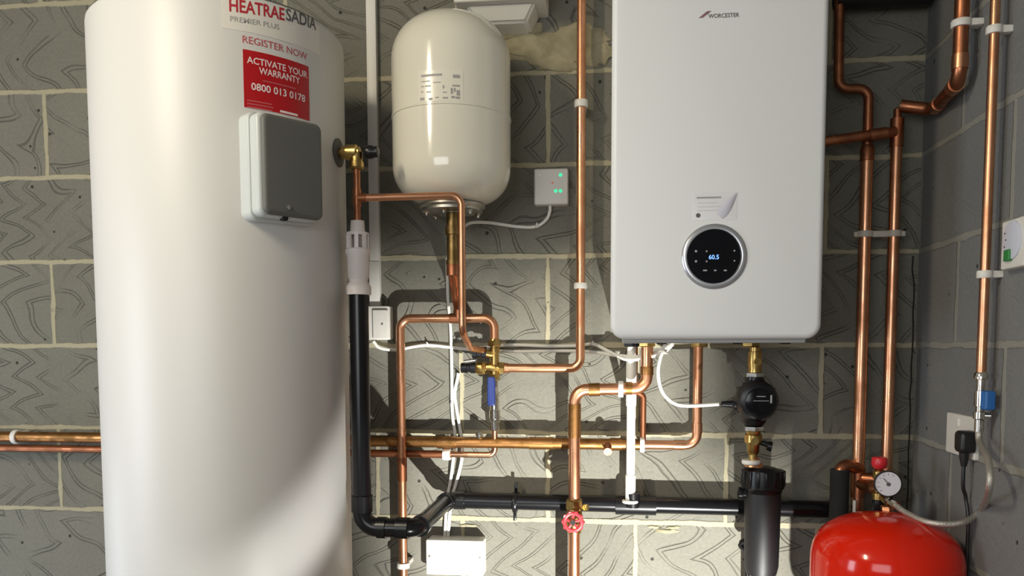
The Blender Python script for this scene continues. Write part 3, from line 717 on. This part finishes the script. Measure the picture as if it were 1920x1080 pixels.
# sticker
q0 = P(1299, 362, BD); q1 = P(1382, 412, BD)
b = B(); slab(b, ((q0.x+q1.x)/2, fy+.0004, (q0.z+q1.z)/2), q1.x-q0.x, q0.z-q1.z, .0008, .001, .0002); st = link('sticker', b, mat('faint_white_sticker', (.76, .76, .77), .35), bo); st['label'] = 'small white sticker with its corner peeling'
for x0, x1, y, h, mt in ((1306, 1352, 371, 3, TXL), (1308, 1345, 381, 1.2, mat('very_faint_ink', (.60, .60, .60), .5)), (1308, 1350, 388, 1.2, bpy.data.materials['very_faint_ink']), (1308, 1348, 395, 1.2, bpy.data.materials['very_faint_ink'])):
    a_, b_ = P(x0, y, BD), P(x1, y, BD); b = B(); box(b, ((a_.x+b_.x)/2, fy-.0007, a_.z), (b_.x-a_.x, .0006, h/980)); link('printed_line', b, mt, st)
q = P(1309, 404, BD); b = B(); lathe(b, (q.x, fy, q.z), (0, -1, 0), [(0, .0045), (.001, .0045)], 20); link('printed_dot', b, TXG, st)
# peeling corner: a curled flap
b = B(); rows = []
for i in range(9):
    t = i/8; row = []
    for j in range(7):
        s = j/6
        lx = 1344+34*t**1.5*1.0 if t < 1 else 1378; ly = 401-38*t
        rx = 1354+27*t**.6; ry = 410-48*t
        px = lx+(rx-lx)*s; py = ly+(ry-ly)*s
        q = P(px, py, BD); row.append(b.verts.new(V(q.x, fy-.0013-.0025*math.sin(s*PI*.9)*math.sin(t*PI)-.001*t, q.z)))
    rows.append(row)
for i in range(8):
    for j in range(6): b.faces.new((rows[i][j], rows[i][j+1], rows[i+1][j+1], rows[i+1][j]))
o = link('peeled_flap', b, FILM, st)

# ------------------------------------------------------------------ pump and filter
dP = .15
xP = P(1414, 750, dP).x
def Zp(py, px=1415, d=dP): return P(px, py, d).z
pu = thing('circulator_pump', 'round black circulating pump between brass unions under the boiler', 'pump', (xP, -dP, Zp(795)))
q = V(P(1420, 752, dP+.03).x, -dP+.03, P(1420, 752, dP+.03).z)
b = B(); lathe(b, q, (0, -1, 0), [(0, .036), (.012, .044), (.045, .0465), (.060, .0465), (.066, .043), (.075, .040), (.078, .032), (.079, 0)], 40)
lathe(b, (xP, -dP, Zp(706)), (0, 0, -1), [(0, .022), (.014, .022), (.018, .028), (Zp(706)-Zp(790), .028), (Zp(706)-Zp(797), .022)], 24)
for k in range(10):
    a = 2*PI*k/10; box(b, q+V(.044*math.cos(a), -.03, .044*math.sin(a)), (.010, .05, .006), .002, 2, Matrix.Rotation(-a, 3, 'Y'))
link('motor_housing', b, BLK, pu)
b = B(); lathe(b, q+V(0, -.078, 0), (0, -1, 0), [(0, .030), (.004, .029), (.005, .026), (.0052, 0)], 32); fpn = link('control_face', b, SCR, pu)
b = B(); box(b, q+V(.004, -.0837, .012), (.020, .001, .0018)); box(b, q+V(.004, -.0837, .002), (.034, .001, .0012)); box(b, q+V(.026, -.0836, .006), (.004, .001, .018)); link('printed_mark', b, ICON, fpn)
b = B(); lathe(b, (P(1386, 758, dP).x, -dP, P(1386, 758, dP).z), (-1, 0, 0), [(0, .013), (.012, .013), (.016, .009), (.040, .0065), (.042, .0)], 16); link('cable_gland', b, BLK, pu)
u1 = thing('pump_union', 'brass isolating union above the black pump', 'valve', (xP, -dP, Zp(708)))
b = B(); lathe(b, (xP, -dP, BZ-.0), (0, 0, -1), [(0, .008), (.012, .009), (.013, .0125), (.022, .0125), (.023, .015), (.048, .017), (.058, .015), (BZ-Zp(698), .0155)], 24); hexnut(b, (xP, -dP, Zp(686)), (0, 0, 1), .0165, .012); rod(b, (xP, -dP, Zp(678)), (xP+.004, -dP-.022, Zp(678)), .008); link('valve_body', b, BRASS, u1)
b = B(); hexnut(b, (xP, -dP, Zp(708)), (0, 0, 1), .0225, .012); link('union_nut', b, CHROME, u1)
u2 = thing('pump_union', 'brass isolating union below the black pump', 'valve', (xP, -dP, Zp(860)))
b = B(); lathe(b, (xP, -dP, Zp(806)), (0, 0, -1), [(0, .018), (.008, .016), (.012, .020), (.028, .020), (.034, .015), (Zp(806)-Zp(848), .014), (Zp(806)-Zp(852), .010), (Zp(806)-Zp(868), .010)], 24); rod(b, (xP, -dP, Zp(826)), (xP, -dP-.022, Zp(826)), .009); link('valve_body', b, BRASS, u2)
b = B(); hexnut(b, (xP, -dP, Zp(808)), (0, 0, 1), .0235, .012); link('union_nut', b, CHROME, u2)
b = B(); rod(b, (xP+.012, -dP, Zp(828)), (xP+.034, -dP-.004, Zp(834)), .006); lathe(b, (xP+.03, -dP-.004, Zp(835)), (1, 0, -.2), [(0, .010), (.010, .012), (.012, 0)], 14); link('lever', b, BLK, u2)
xf = P(1429, 980, dP).x
fl = thing('magnetic_filter', 'tall black canister filter below the pump', 'filter', (xf, -dP, Zp(1078)))
b = B(); zf0 = Zp(876, 1429); lathe(b, (xf, -dP, zf0-.05), (0, 0, -1), [(0, .040), (.02, .0415), (zf0-.05-Zp(1060, 1429), .0385), (zf0-.05-Zp(1075, 1429), .034), (zf0-.05-Zp(1082, 1429), .018)], 48); link('canister', b, BLKM, fl)
b = B(); lathe(b, (xf, -dP, zf0), (0, 0, -1), [(0, 0), (0, .026), (.003, .034), (.006, .0465), (.030, .0485), (.046, .0485), (.050, .044), (.058, .042)], 48)
for k in range(16):
    a = 2*PI*k/16; box(b, (xf+.0475*math.cos(a), -dP+.0475*math.sin(a), zf0-.024), (.006, .008, .034), .002, 2, Matrix.Rotation(a, 3, 'Z'))
link('screw_cap', b, BLK, fl)
b = B(); rod(b, (xP, -dP, Zp(860)), (xf-.01, -dP, zf0-.003), .012); lathe(b, (xP-.0, -dP, Zp(866)), (0, 0, -1), [(0, .016), (.010, .020)], 20); link('inlet_tail', b, COP, fl)
b = B(); lathe(b, (xP-.004, -dP, Zp(862)), (0, 0, -1), [(0, .021), (.007, .022), (.010, .020), (.011, 0)], 24); link('washer', b, WPL, fl)
b = B(); q = P(1385, 925, dP); lathe(b, (xf-.036, -dP, q.z), (-1, 0, 0), [(0, .012), (.010, .012), (.012, .015), (.019, .015), (.021, .006), (.022, 0)], 20); link('bleed_knob', b, BLK, fl)
b = B(); q = P(1395, 1025, .06); blob(b, (q.x, -.06, q.z+.005), .014, .012, .016, 3, .1); rod(b, (q.x+.008, -.06, q.z), (q.x+.016, -.08, FLOOR+.3), .006); link('side_tap', b, BLK, fl)
b = B(); lathe(b, (xf, -dP, Zp(1080, 1429)), (0, 0, -1), [(0, .014), (.02, .014), (.021, .012), (.10, .012)], 20); link('outlet_tail', b, COP, fl)

# ------------------------------------------------------------------ white cables
def cable(name, label, pts, r=.0043, clips=(), seg=8):
    pp = spline(pts, seg); o = thing(name, label, 'cable', pts[0]); b = B(); sweep(b, pp, r, 10); link('flex', b, CABLE, o)
    for i in clips:
        q = pp[int(i*(len(pp)-1))]; b = B(); box(b, (q.x, q.y-.0015, q.z), (.007, .010, .010), .002); rod(b, (q.x, q.y-.006, q.z+.006), (q.x, q.y-.0085, q.z+.006), .0018, 8); link('cable_clip', b, WPL, o)
    return o
cable('white_cable', 'white cable sagging from the small wall box and along to the boiler underside', [P(700, 640, .02), P(712, 652, .015), P(742, 656, .010), P(775, 650, .008), P(808, 647, .006), P(880, 655, .006), P(960, 659, .006), P(1060, 658, .006), P(1110, 660, .010), P(1160, 667, .05), P(1205, 668, .10), P(1235, 658, .12), P(1250, 645, .13)], clips=(.33, .62, .75))
cable('white_cable', 'second white cable, running just above the first toward the boiler', [P(898, 652, .006), P(960, 647, .006), P(1030, 649, .006), P(1086, 648, .006), P(1112, 645, .008), P(1140, 658, .03), P(1175, 674, .08), P(1215, 670, .12), P(1245, 660, .14), P(1262, 645, .15)], clips=(.45,))
cable('pump_cable', 'white cable looping from the boiler across to the black pump', [P(1262, 643, .15), P(1246, 656, .15), P(1238, 672, .15), P(1234, 700, .15), P(1241, 733, .15), P(1262, 755, .15), P(1290, 761, .15), P(1348, 758, .15)])
b = B(); q = P(1246, 661, .155); 
for k in range(3): ring(b, q+V(0, 0, .001*k), (.2+.3*k, -.3, 1), .006, .0022, 16, 6)
tag(link('cable_tie', b, CABLE), 'white tie bunching the cables at the boiler underside', 'cable tie')
cable('white_cable', 'white cable running straight down behind the copper loop to the blank box, left one', [P(838, 483, .006), P(840, 560, .006), P(845, 620, .006), P(847, 700, .008), P(848, 775, .006), P(853, 812, .018), P(851, 850, .022), P(845, 900, .012), P(838, 940, .010), P(834, 1008, .010)], .0042, clips=(.42,))
cable('white_cable', 'white cable bowing out to the right above the blank box, right one', [P(860, 700, .006), P(853, 735, .006), P(855, 760, .006), P(862, 800, .008), P(866, 825, .018), P(866, 860, .022), P(857, 900, .012), P(846, 940, .010), P(840, 1008, .010)], .0042, clips=(.03,))

# control box with LEDs
c = P(1033, 350, 0); kb = thing('control_box', 'small square white control box with green lights beside the expansion vessel', 'control box', (c.x, 0, c.z))
b = B(); slab(b, (P(1033, 350, .028).x, 0, P(1033, 350, .028).z), .084, .088, .030, .005, .005); link('case', b, WPL, kb)
kx, kz = P(1033, 350, .03).x, P(1033, 350, .03).z
for px, py, mt, s in ((1051, 328, LEDG, .0042), (1042, 358, LEDG, .0042), (1051, 358, LEDG, .0042), (1036, 343, LEDR, .0028)):
    q = P(px, py, .030); b = B(); lathe(b, (q.x, -.0295, q.z), (0, -1, 0), [(0, s), (.001, s), (.0015, s*.6), (.0016, 0)], 14); link('indicator_light', b, mt, kb)
q = P(1012, 329, .03); b = B(); lathe(b, (q.x, -.0295, q.z), (0, -1, 0), [(0, .0028), (.001, .0026), (.001, 0)], 14); link('screw', b, STEEL, kb)
cable('white_cable', 'white cable curving from the control box back behind the copper pipe', [P(1031, 384, .012), P(1031, 396, .010), P(1024, 412, .008), P(1004, 425, .006), P(970, 425, .006), P(920, 418, .008), P(888, 417, .020), P(872, 423, .05), P(862, 432, .09)], .0042, clips=(.36,))

# blank junction box
c0, c1 = P(800, 1012, .035), P(907, 1012, .035)
zt_ = P(855, 1012, .035).z; jb = thing('junction_box', 'wide white blank box at the bottom with two screws', 'junction box', ((c0.x+c1.x)/2, 0, zt_-.095))
jx = (c0.x+c1.x)/2; jw = c1.x-c0.x
b = B(); slab(b, (jx+.002, 0, zt_-.045), jw*.97, .094, .036, .004, .003); link('back_box', b, WPL, jb)
b = B(); slab(b, (jx, -.036, zt_-.045), jw, .092, .009, .004, .004); cvp = link('blank_plate', b, WPL, jb)
b = B(); slab(b, (jx, -.0445, zt_-.043), jw*.66, .052, .0015, .003, .001); link('raised_panel', b, WPL, cvp)
for s in (-1, 1):
    b = B(); lathe(b, (jx+s*jw*.44, -.0448, zt_-.042), (0, -1, 0), [(0, .0035), (.001, .003), (.001, 0)], 14); link('screw', b, STEEL, cvp)

# ventilation hood at the top
c = P(942, 20, .0)
vh = thing('ventilation_hood', 'off-white boxy ventilation hood at the top, above the expansion vessel', 'vent', (c.x, 0, c.z))
q0 = P(880, 8, .08); q1 = P(1006, 8, .08); zb_ = P(940, 50, .05).z; zt_ = P(940, 2, .10).z
b = B(); vs = []
for x0, x1, y, z in ((q0.x+.02, q1.x-.022, -.0, zb_-.004), (q0.x-.01, q1.x, -.0, zt_+.0), (q0.x+.02, q1.x-.028, -.062, zb_+.004), (q0.x-.01, q1.x, -.092, zt_+.0)):
    vs.append((b.verts.new(V(x0, y, z)), b.verts.new(V(x1, y, z))))
A_, B_, C_, D_ = vs
for f in ((A_[0], A_[1], C_[1], C_[0]), (C_[0], C_[1], D_[1], D_[0]), (D_[0], D_[1], B_[1], B_[0]), (B_[0], B_[1], A_[1], A_[0]), (A_[0], C_[0], D_[0], B_[0]), (A_[1], B_[1], D_[1], C_[1])): b.faces.new(f)
bmesh.ops.bevel(b, geom=b.edges[:], offset=.006, segments=3, affect='EDGES'); link('lower_cowl', b, WPL, vh)
q2, q3 = P(850, 0, .11), P(1021, 0, .11)
b = B(); slab(b, ((q2.x+q3.x)/2, 0, zt_+.05), q3.x-q2.x, .105, .112, .006, .005); link('upper_box', b, WPL, vh)

# ------------------------------------------------------------------ pipes in the corner
dR = .062
xa = P(1617, 600, dR).x; xb2 = P(1672, 560, dR).x
pa = thing('corner_copper_pipe', 'left of the two thick upright copper pipes right of the boiler', 'pipe', (xa, -dR, FLOOR))
z_a = P(1628, 285, dR).z
b = B(); rod(b, (xa, -dR, FLOOR+.01), (xa, -dR, z_a), R28, 24); link('tube', b, COP, pa)
x_u = P(1637, 200, dR).x
b = B(); sweep(b, fillet([(xa, -dR, z_a-.01), (xa, -dR, P(1632, 167, dR).z), (P(1572, 165, dR).x, -dR, P(1580, 166, dR).z), (P(1568, 80, dR).x, -dR, CEIL+.04)], .024), R22, 20); o = link('upper_tube', b, COPD, pa)
b = B(); lathe(b, (xa, -dR, z_a+.015), (0, 0, -1), [(0, .0125), (.008, .0155), (.035, .0155), (.036, .014)], 20); link('reducer', b, COPD, pa)
pb = thing('corner_copper_pipe', 'right of the two thick upright copper pipes, nearest the corner', 'pipe', (xb2, -dR, zR))
z_b = P(1681, 260, dR).z
b = B(); rod(b, (xb2, -dR, P(1662, 905, dR).z), (xb2, -dR, z_b-.01), .0128, 24); link('tube', b, COP, pb)
zbr = P(1640, 252, dR).z
b = B(); rod(b, (xb2, -dR, z_b-.02), (xb2, -dR, z_b+.045), .0152, 24); rod(b, (xb2, -dR, z_b+.04), (xb2, -dR, P(1681, 228, dR).z), .0125); lathe(b, (xb2, -dR, P(1681, 230, dR).z), (0, 0, 1), [(0, .0085), (P(1681, 205, dR).z-P(1681, 230, dR).z, .0085), (P(1681, 202, dR).z-P(1681, 230, dR).z, .004)], 16); link('tee', b, COPD, pb)
# bridging pipe
pbr = thing('bridging_copper_pipe', 'dark copper cross pipe reaching from behind the boiler to the corner pipes', 'pipe', (xb2, -dR, zbr))
b = B(); sweep(b, [P(1500, 272, dR+.026), P(1560, 263, dR+.026), P(1640, 252, dR+.026), P(1678, 247, dR+.012)], .0112, 20); rod(b, P(1630, 254, dR+.026), P(1662, 249, dR+.026), .0135); link('tube', b, COPD, pbr)
# pipe on the right wall, bending back to the corner
gp = PR(1800, 120, .038)
e1 = V(gp.x, gp.y, PR(1800, 150, .038).z)
e2 = V(P(1752, 205, .10).x, -.095, P(1750, 205, .10).z)
ph = thing('elbowed_copper_pipe', 'thick copper pipe coming down the right wall and elbowing into the corner', 'pipe', tuple(e1))
b = B(); sweep(b, fillet([V(gp.x, gp.y, CEIL+.04), e1, e2, V(xb2+.005, -dR-.006, P(1690, 200, dR).z)], .03), R28, 24); link('tube', b, COPD, ph)
b = B(); rod(b, e1+V(0, 0, .022), e1+V(0, 0, .05), .0158, 24); dd = (e2-e1).normalized(); rod(b, e1+dd*.022, e1+dd*.05, .0158, 24); rod(b, e2-dd*.05, e2-dd*.018, .0158, 24); link_each('elbow_collar', b, COP, ph)
saddle('pipe_clip', 'white clip on the elbowed pipe high on the right wall', (gp.x, gp.y, PR(1806, 42, .038).z), (0, 0, 1), R28, .014, WPL, .038, base_n=V(1, 0, 0))
# double clip
zc3 = P(1648, 439, dR).z
dc = thing('double_pipe_clip', 'pale double clip joining the two upright corner pipes', 'pipe clip', ((xa+xb2)/2, -dR, zc3))
b = B()
for x, r in ((xa, R28), (xb2, .0128)):
    lathe(b, (x, -dR, zc3-.007), (0, 0, 1), [(0, r), (0, r+.004), (.014, r+.004), (.014, r), (0, r)], 24)
box(b, ((xa+xb2)/2, -dR, zc3), (xb2-xa-2*R28-.002, .012, .014), .001); box(b, (xa, -dR/2+.008, zc3), (.014, dR-.016-.0, .012)); box(b, (xb2, -dR/2+.008, zc3), (.014, dR-.016, .012)); box(b, (xa-R28-.006, -dR, zc3), (.010, .010, .012), .001); box(b, (xb2+R28+.006, -dR, zc3), (.010, .010, .012), .001)
link('clip_body', b, mat('aged_plastic', (.50, .46, .38), .5), dc)
# dark duct at top
b = B(); q0 = P(1575, 0, .09); q1 = P(1742, 0, .09); rod(b, (q0.x, -.055, q0.z+.030), (XC-.012, -.055, q0.z+.030), .036, 24)
tag(link('dark_pipe', b, BLKM), 'black insulated pipe crossing the top right corner above the copper pipes', 'pipe')

# gas-fill copper on the right wall with flexible hose
hp = PR(1853, 350, .030); yh = hp.y
pg = thing('right_wall_copper_pipe', 'thin bright copper pipe running down the right wall to the hose', 'pipe', (hp.x, yh, PR(1842, 710, .030).z))
b = B(); rod(b, (hp.x, yh, CEIL+.04), (hp.x, yh, PR(1842, 712, .030).z), .0088, 20); link('tube', b, COP, pg)
saddle('pipe_clip', 'white clip high on the thin pipe of the right wall', (hp.x, yh, PR(1864, 57, .030).z), (0, 0, 1), .0088, .014, WPL, .030, base_n=V(1, 0, 0))
saddle('pipe_clip', 'white clip halfway down the thin pipe of the right wall', (hp.x, yh, PR(1850, 514, .030).z), (0, 0, 1), .0088, .014, WPL, .030, base_n=V(1, 0, 0))
hz = lambda py: PR(1840, py, .030).z
iv = thing('isolation_valve', 'chrome isolation valve with a blue lever on the right wall', 'valve', (hp.x, yh, hz(785)))
b = B(); lathe(b, (hp.x, yh, hz(698)), (0, 0, -1), [(0, .010), (.004, .0125), (.012, .0125), (.014, .007), (hz(698)-hz(732), .007), (hz(698)-hz(733), .010), (hz(698)-hz(762), .010), (hz(698)-hz(763), .0075), (hz(698)-hz(772), .0075), (hz(698)-hz(773), .011), (hz(698)-hz(786), .011), (hz(698)-hz(788), .006)], 16); rod(b, (hp.x, yh, hz(780)), (hp.x+.018, yh-.006, hz(780)), .0065); link('valve_body', b, CHROME, iv)
b = B(); slab(b, (hp.x+.006, yh-.010, hz(750)), .018, .036, .014, .004, .003, V(1, 0, 0), V(0, 0, 1), V(.3, -1, 0).normalized()); link('lever', b, BLUET, iv)

# socket, plug, cable on the right wall
s0 = PR(1809, 817, 0)
yA, yB = PR(1781, 810, 0).y, PR(1836, 820, 0).y; sw = abs(yB-yA)
so_ = thing('wall_socket', 'white single wall socket on the right wall', 'socket', (XC, (yA+yB)/2, s0.z))
b = B(); slab(b, (XC, (yA+yB)/2, s0.z), sw, .086, .008, .004, .003, V(0, 1, 0), V(0, 0, 1), V(-1, 0, 0)); link('faceplate', b, WPL, so_)
b = B(); slab(b, (XC-.0078, (yA+yB)/2+.012, s0.z+.026), .014, .018, .003, .002, .001, V(0, 1, 0), V(0, 0, 1), V(-1, 0, 0)); link('rocker_switch', b, WPL, so_)
pz = PR(1801, 828, .03).z; py_ = PR(1801, 828, .03).y
pl = thing('black_plug', 'black three-pin plug pushed into the wall socket', 'plug', (XC-.008, py_, pz))
b = B(); slab(b, (XC-.0085, py_, pz), .038, .044, .028, .010, .008, V(0, 1, 0), V(0, 0, 1), V(-1, 0, 0)); lathe(b, (XC-.022, py_, pz-.02), (0, 0, -1), [(0, .010), (.012, .009), (.03, .0055)], 14); link('plug_body', b, PLUG, pl)
b = B(); sweep(b, spline([(XC-.022, py_, pz-.04), (XC-.022, py_, pz-.09), PR(1811, 935, .012), PR(1815, 1000, .010), (XC-.012, PR(1812, 1000, .01).y, .5), (XC-.03, py_, .2), (XC-.04, py_, FLOOR+.05)], 6), .0036, 10); link('power_cord', b, PLUG, pl)
# partly visible spur unit at the edge
c0 = PR(1899, 460, 0); zc0, zc1 = PR(1900, 417, .0).z, PR(1900, 506, 0).z
sp2 = thing('wall_control_unit', 'white wall unit with a round dial cut off by the right edge', 'control unit', (XC, c0.y, (zc0+zc1)/2))
b = B(); slab(b, (XC, c0.y-.043, (zc0+zc1)/2), .086, zc0-zc1, .020, .003, .003, V(0, 1, 0), V(0, 0, 1), V(-1, 0, 0)); link('case', b, WPL, sp2)
b = B(); lathe(b, (XC-.020, c0.y-.043, (zc0+zc1)/2+.006), (-1, 0, 0), [(0, .034), (.003, .034), (.004, .031), (.0042, 0)], 32); link('dial', b, mat('bluish_white_dial', (.62, .64, .72), .35), sp2)
b = B(); slab(b, (XC-.020, c0.y-.036, (zc0+zc1)/2-.020), .020, .020, .008, .003, .002, V(0, 1, 0), V(0, 0, 1), V(-1, 0, 0)); link('rocker_switch', b, GREEN, sp2)
b = B()
for k in range(5): box(b, (XC-.0245, c0.y-.022-.004*(k % 2), (zc0+zc1)/2+.02-.012*k), (.001, .003, .003))
link('printed_mark', b, TXG, sp2)

# ------------------------------------------------------------------ red vessel
RC = V(.553, -.312, 0); RR = .1495
rzt = P(1660, 964, .30).z+.002; rzs = P(1518, 1052, .31).z
rvs = thing('red_expansion_vessel', 'glossy red heating expansion vessel in the bottom right corner', 'expansion vessel', (RC.x, RC.y, rzs-.30))
pr = [(0, 0)]; hd = rzt-rzs
for k in range(1, 17):
    a = PI/2*k/16; pr.append((hd*(1-math.cos(a)**.85) if k < 16 else hd, RR*math.sin(a)**.80))
pr += [(hd+.10, RR), (hd+.102, RR+.002), (hd+.108, RR+.002), (hd+.11, RR), (hd+.24, RR)]
for k in range(1, 10):
    a = PI/2*k/9; pr.append((hd+.24+.08*math.sin(a), RR*max(math.cos(a), .0)))
b = B(); lathe(b, (RC.x, RC.y, rzt), (0, 0, -1), pr, 96); link('tank', b, REDM, rvs)
for k in range(3):
    a = 2*PI*k/3+.5; b = B(); q = V(RC.x+.11*math.cos(a), RC.y+.11*math.sin(a), 0); rod(b, (q.x, q.y, rzs-.26), (q.x, q.y, FLOOR+.001), .012, 12); link('leg', b, REDM, rvs)
# manifold above it
dM = .20
gx, gz_ = P(1667, 908, dM+.05).x, P(1667, 908, dM+.05).z
mx_ = P(1648, 900, dM).x
mf = thing('safety_manifold', 'brass safety manifold with a red cap above the red vessel', 'valve', (mx_, -dM, P(1648, 960, dM).z))
mz = lambda py: P(1648, py, dM).z
b = B(); lathe(b, (mx_, -dM, mz(880)), (0, 0, -1), [(0, .010), (.004, .014), (.016, .015), (.024, .010), (mz(880)-mz(922), .010), (mz(880)-mz(924), .0135), (mz(880)-mz(936), .0135), (mz(880)-mz(938), .009), (mz(880)-mz(942), .009)], 20); rod(b, (mx_, -dM, mz(905)), (gx, -dM-.03, gz_), .007); rod(b, (mx_, -dM, mz(928)), (P(1664, 937, dM+.03).x, -dM-.03, P(1664, 937, dM).z), .007); link('manifold_body', b, BRASS, mf)
b = B(); lathe(b, (mx_, -dM, mz(857)), (0, 0, -1), [(0, 0), (0, .014), (.003, .0165), (.016, .0170), (.022, .015), (.026, .010)], 16)
link('red_cap', b, REDP, mf)
b = B(); lathe(b, (mx_, -dM, mz(936)), (0, 0, -1), [(0, .008), (.002, .013), (.022, .0135), (.030, .010), (.034, .0)], 16); link('lower_valve', b, BLK, mf)
b = B(); rod(b, (mx_, -dM, mz(955)), (mx_+.004, -dM-.02, rzt-.03), .008); hexnut(b, (mx_+.006, -dM-.04, rzt-.006), (0, 0, 1), .014, .010); link('vessel_tail', b, COP, mf)
ga = thing('pressure_gauge', 'round pressure gauge with a white face beside the red cap', 'gauge', (gx, -dM-.05, gz_))
gd = (V(-.12, -1, .05)).normalized(); q = V(gx, -dM-.03, gz_)
b = B(); lathe(b, q, gd, [(0, .010), (.004, .026), (.020, .0285), (.022, .0285), (.024, .0265), (.021, .0255), (.021, 0)], 40); link('gauge_case', b, BLKM, ga)
b = B(); lathe(b, q+gd*.0212, gd, [(0, .0258), (.0006, .0258), (.0007, 0)], 40); gf = link('dial_face', b, DIALW, ga)
gx_, gy_, _ = frame(gd); b = B()
for k in range(11):
    a = math.radians(225-27*k); rr_ = V(math.cos(a), 0, math.sin(a)); rod(b, q+gd*.0222+rr_*.019, q+gd*.0222+rr_*.0225, .0005, 6)
link('scale_marks', b, TXG, gf)
b = B(); rod(b, q+gd*.0228+V(.002, 0, -.002), q+gd*.0228+V(-.010, 0, .012), .0009, 6); lathe(b, q+gd*.0221+V(.001, 0, -.001), gd, [(0, .0045), (.001, .004), (.0012, 0)], 14); link('needle', b, TXG, gf)
# flexible hose
hs = P(1670, 940, dM+.05)
ho = thing('braided_hose', 'braided filling hose looping from the right wall valve to the red vessel manifold', 'hose', tuple(hs))
hb_ = V(hp.x, yh, hz(788))
hpts = [hb_, hb_+V(0, -.004, -.04), PR(1853, 862, .05), PR(1855, 915, .06), P(1838, 958, .36), P(1800, 981, .38), P(1745, 980, .37), P(1700, 962, .31), hs]
b = B(); sweep(b, spline(hpts, 10), .0062, 14); link('hose_tube', b, BRAID, ho)
d_ = (Vector(hpts[-2])-hs).normalized()
b = B(); rod(b, hs-d_*.012, hs+d_*.024, .0085, 12); hexnut(b, hs-d_*.012, d_, .0105, .012); link('end_fitting', b, CHROME, ho)
b = B(); rod(b, hb_+V(0, 0, .0), hb_-V(0, 0, .022), .0082, 12); link('end_fitting', b, CHROME, ho)
# tee cluster and lagged drop
xg = P(1572, 905, .085).x; zg2 = P(1572, 872, .085).z
lg2 = thing('lagged_drop_pipe', 'dark copper elbow dropping into a black foam-lagged pipe left of the red vessel', 'pipe', (xg, -.085, FLOOR))
b = B(); sweep(b, fillet([(xa-.0, -dR-.004, P(1612, 878, dR).z), (xg, -.095, P(1572, 868, .09).z), (xg, -.095, zg2-.05)], .03), .0145, 20); link('tube', b, COPD, lg2)
b = B(); rod(b, (xg, -.095, P(1572, 880, .095).z), (xg, -.095, FLOOR+.01), .0215, 24); link('foam_lagging', b, LAG, lg2)
tg = thing('tarnished_tee', 'tarnished copper tee joining the upright corner pipe to the safety manifold', 'pipe fitting', (xa, -dR, P(1612, 905, dR).z))
b = B(); z9 = P(1614, 905, dR).z
rod(b, (xa, -dR, z9+.035), (xa, -dR, z9-.035), .0165, 20); sweep(b, fillet([(xa, -dR, z9), (xa+.02, -.13, z9-.004), (mx_-.004, -dM+.02, mz(915)), (mx_, -dM, mz(910))], .02), .0135, 18)
sweep(b, fillet([(xa, -dR, z9+.012), (xb2, -.10, z9+.012), (xb2, -dR, P(1662, 905, dR).z+.02)], .015), .013, 18); link('tube', b, COPD, tg)
xs_ = P(1597, 945, .07).x
b = B(); rod(b, (xs_, -.09, P(1597, 938, .09).z), (xs_, -.09, FLOOR+.3), .0045, 10); tag(link('thin_white_pipe', b, WPIPE), 'thin white pipe standing between the black lagging and the upright copper pipe', 'pipe')

# ------------------------------------------------------------------ unseen floodlight on the floor, with flaps added to shape its light
wl = thing('work_light', 'black floodlight on the floor with flaps added to shape its light', 'work light', (.33, -1.45, FLOOR))
b = B(); box(b, (.33, -1.53, -.19), (.24, .03, .24), .01); link('housing', b, BLKM, wl)
b = B(); box(b, (.33, -1.42, -.048), (.40, .24, .003), .001, 1); link('added_top_flap', b, BLKM, wl)  # added plate, keeps the beam off the upper wall
b = B(); box(b, (.4145, -1.30, -.073), (.199, .003, .048), .001, 1); link('added_side_flap', b, BLKM, wl)  # added plate, shades the wall right of the pump
b = B(); box(b, (.37, -1.30, -.225), (.30, .003, .148), .001, 1); link('added_lower_flap', b, BLKM, wl)  # added plate, stops the beam spilling onto the floor
b = B(); box(b, (.132, -1.30, -.18), (.20, .003, .24), .001, 1); link('added_side_flap', b, BLKM, wl)  # added plate, keeps the beam off the cylinder
for s in (-1, 1):
    b = B(); rod(b, (.33+s*.09, -1.53, -.2), (.33+s*.09, -1.49, FLOOR+.002), .008, 10); link('leg', b, BLKM, wl)
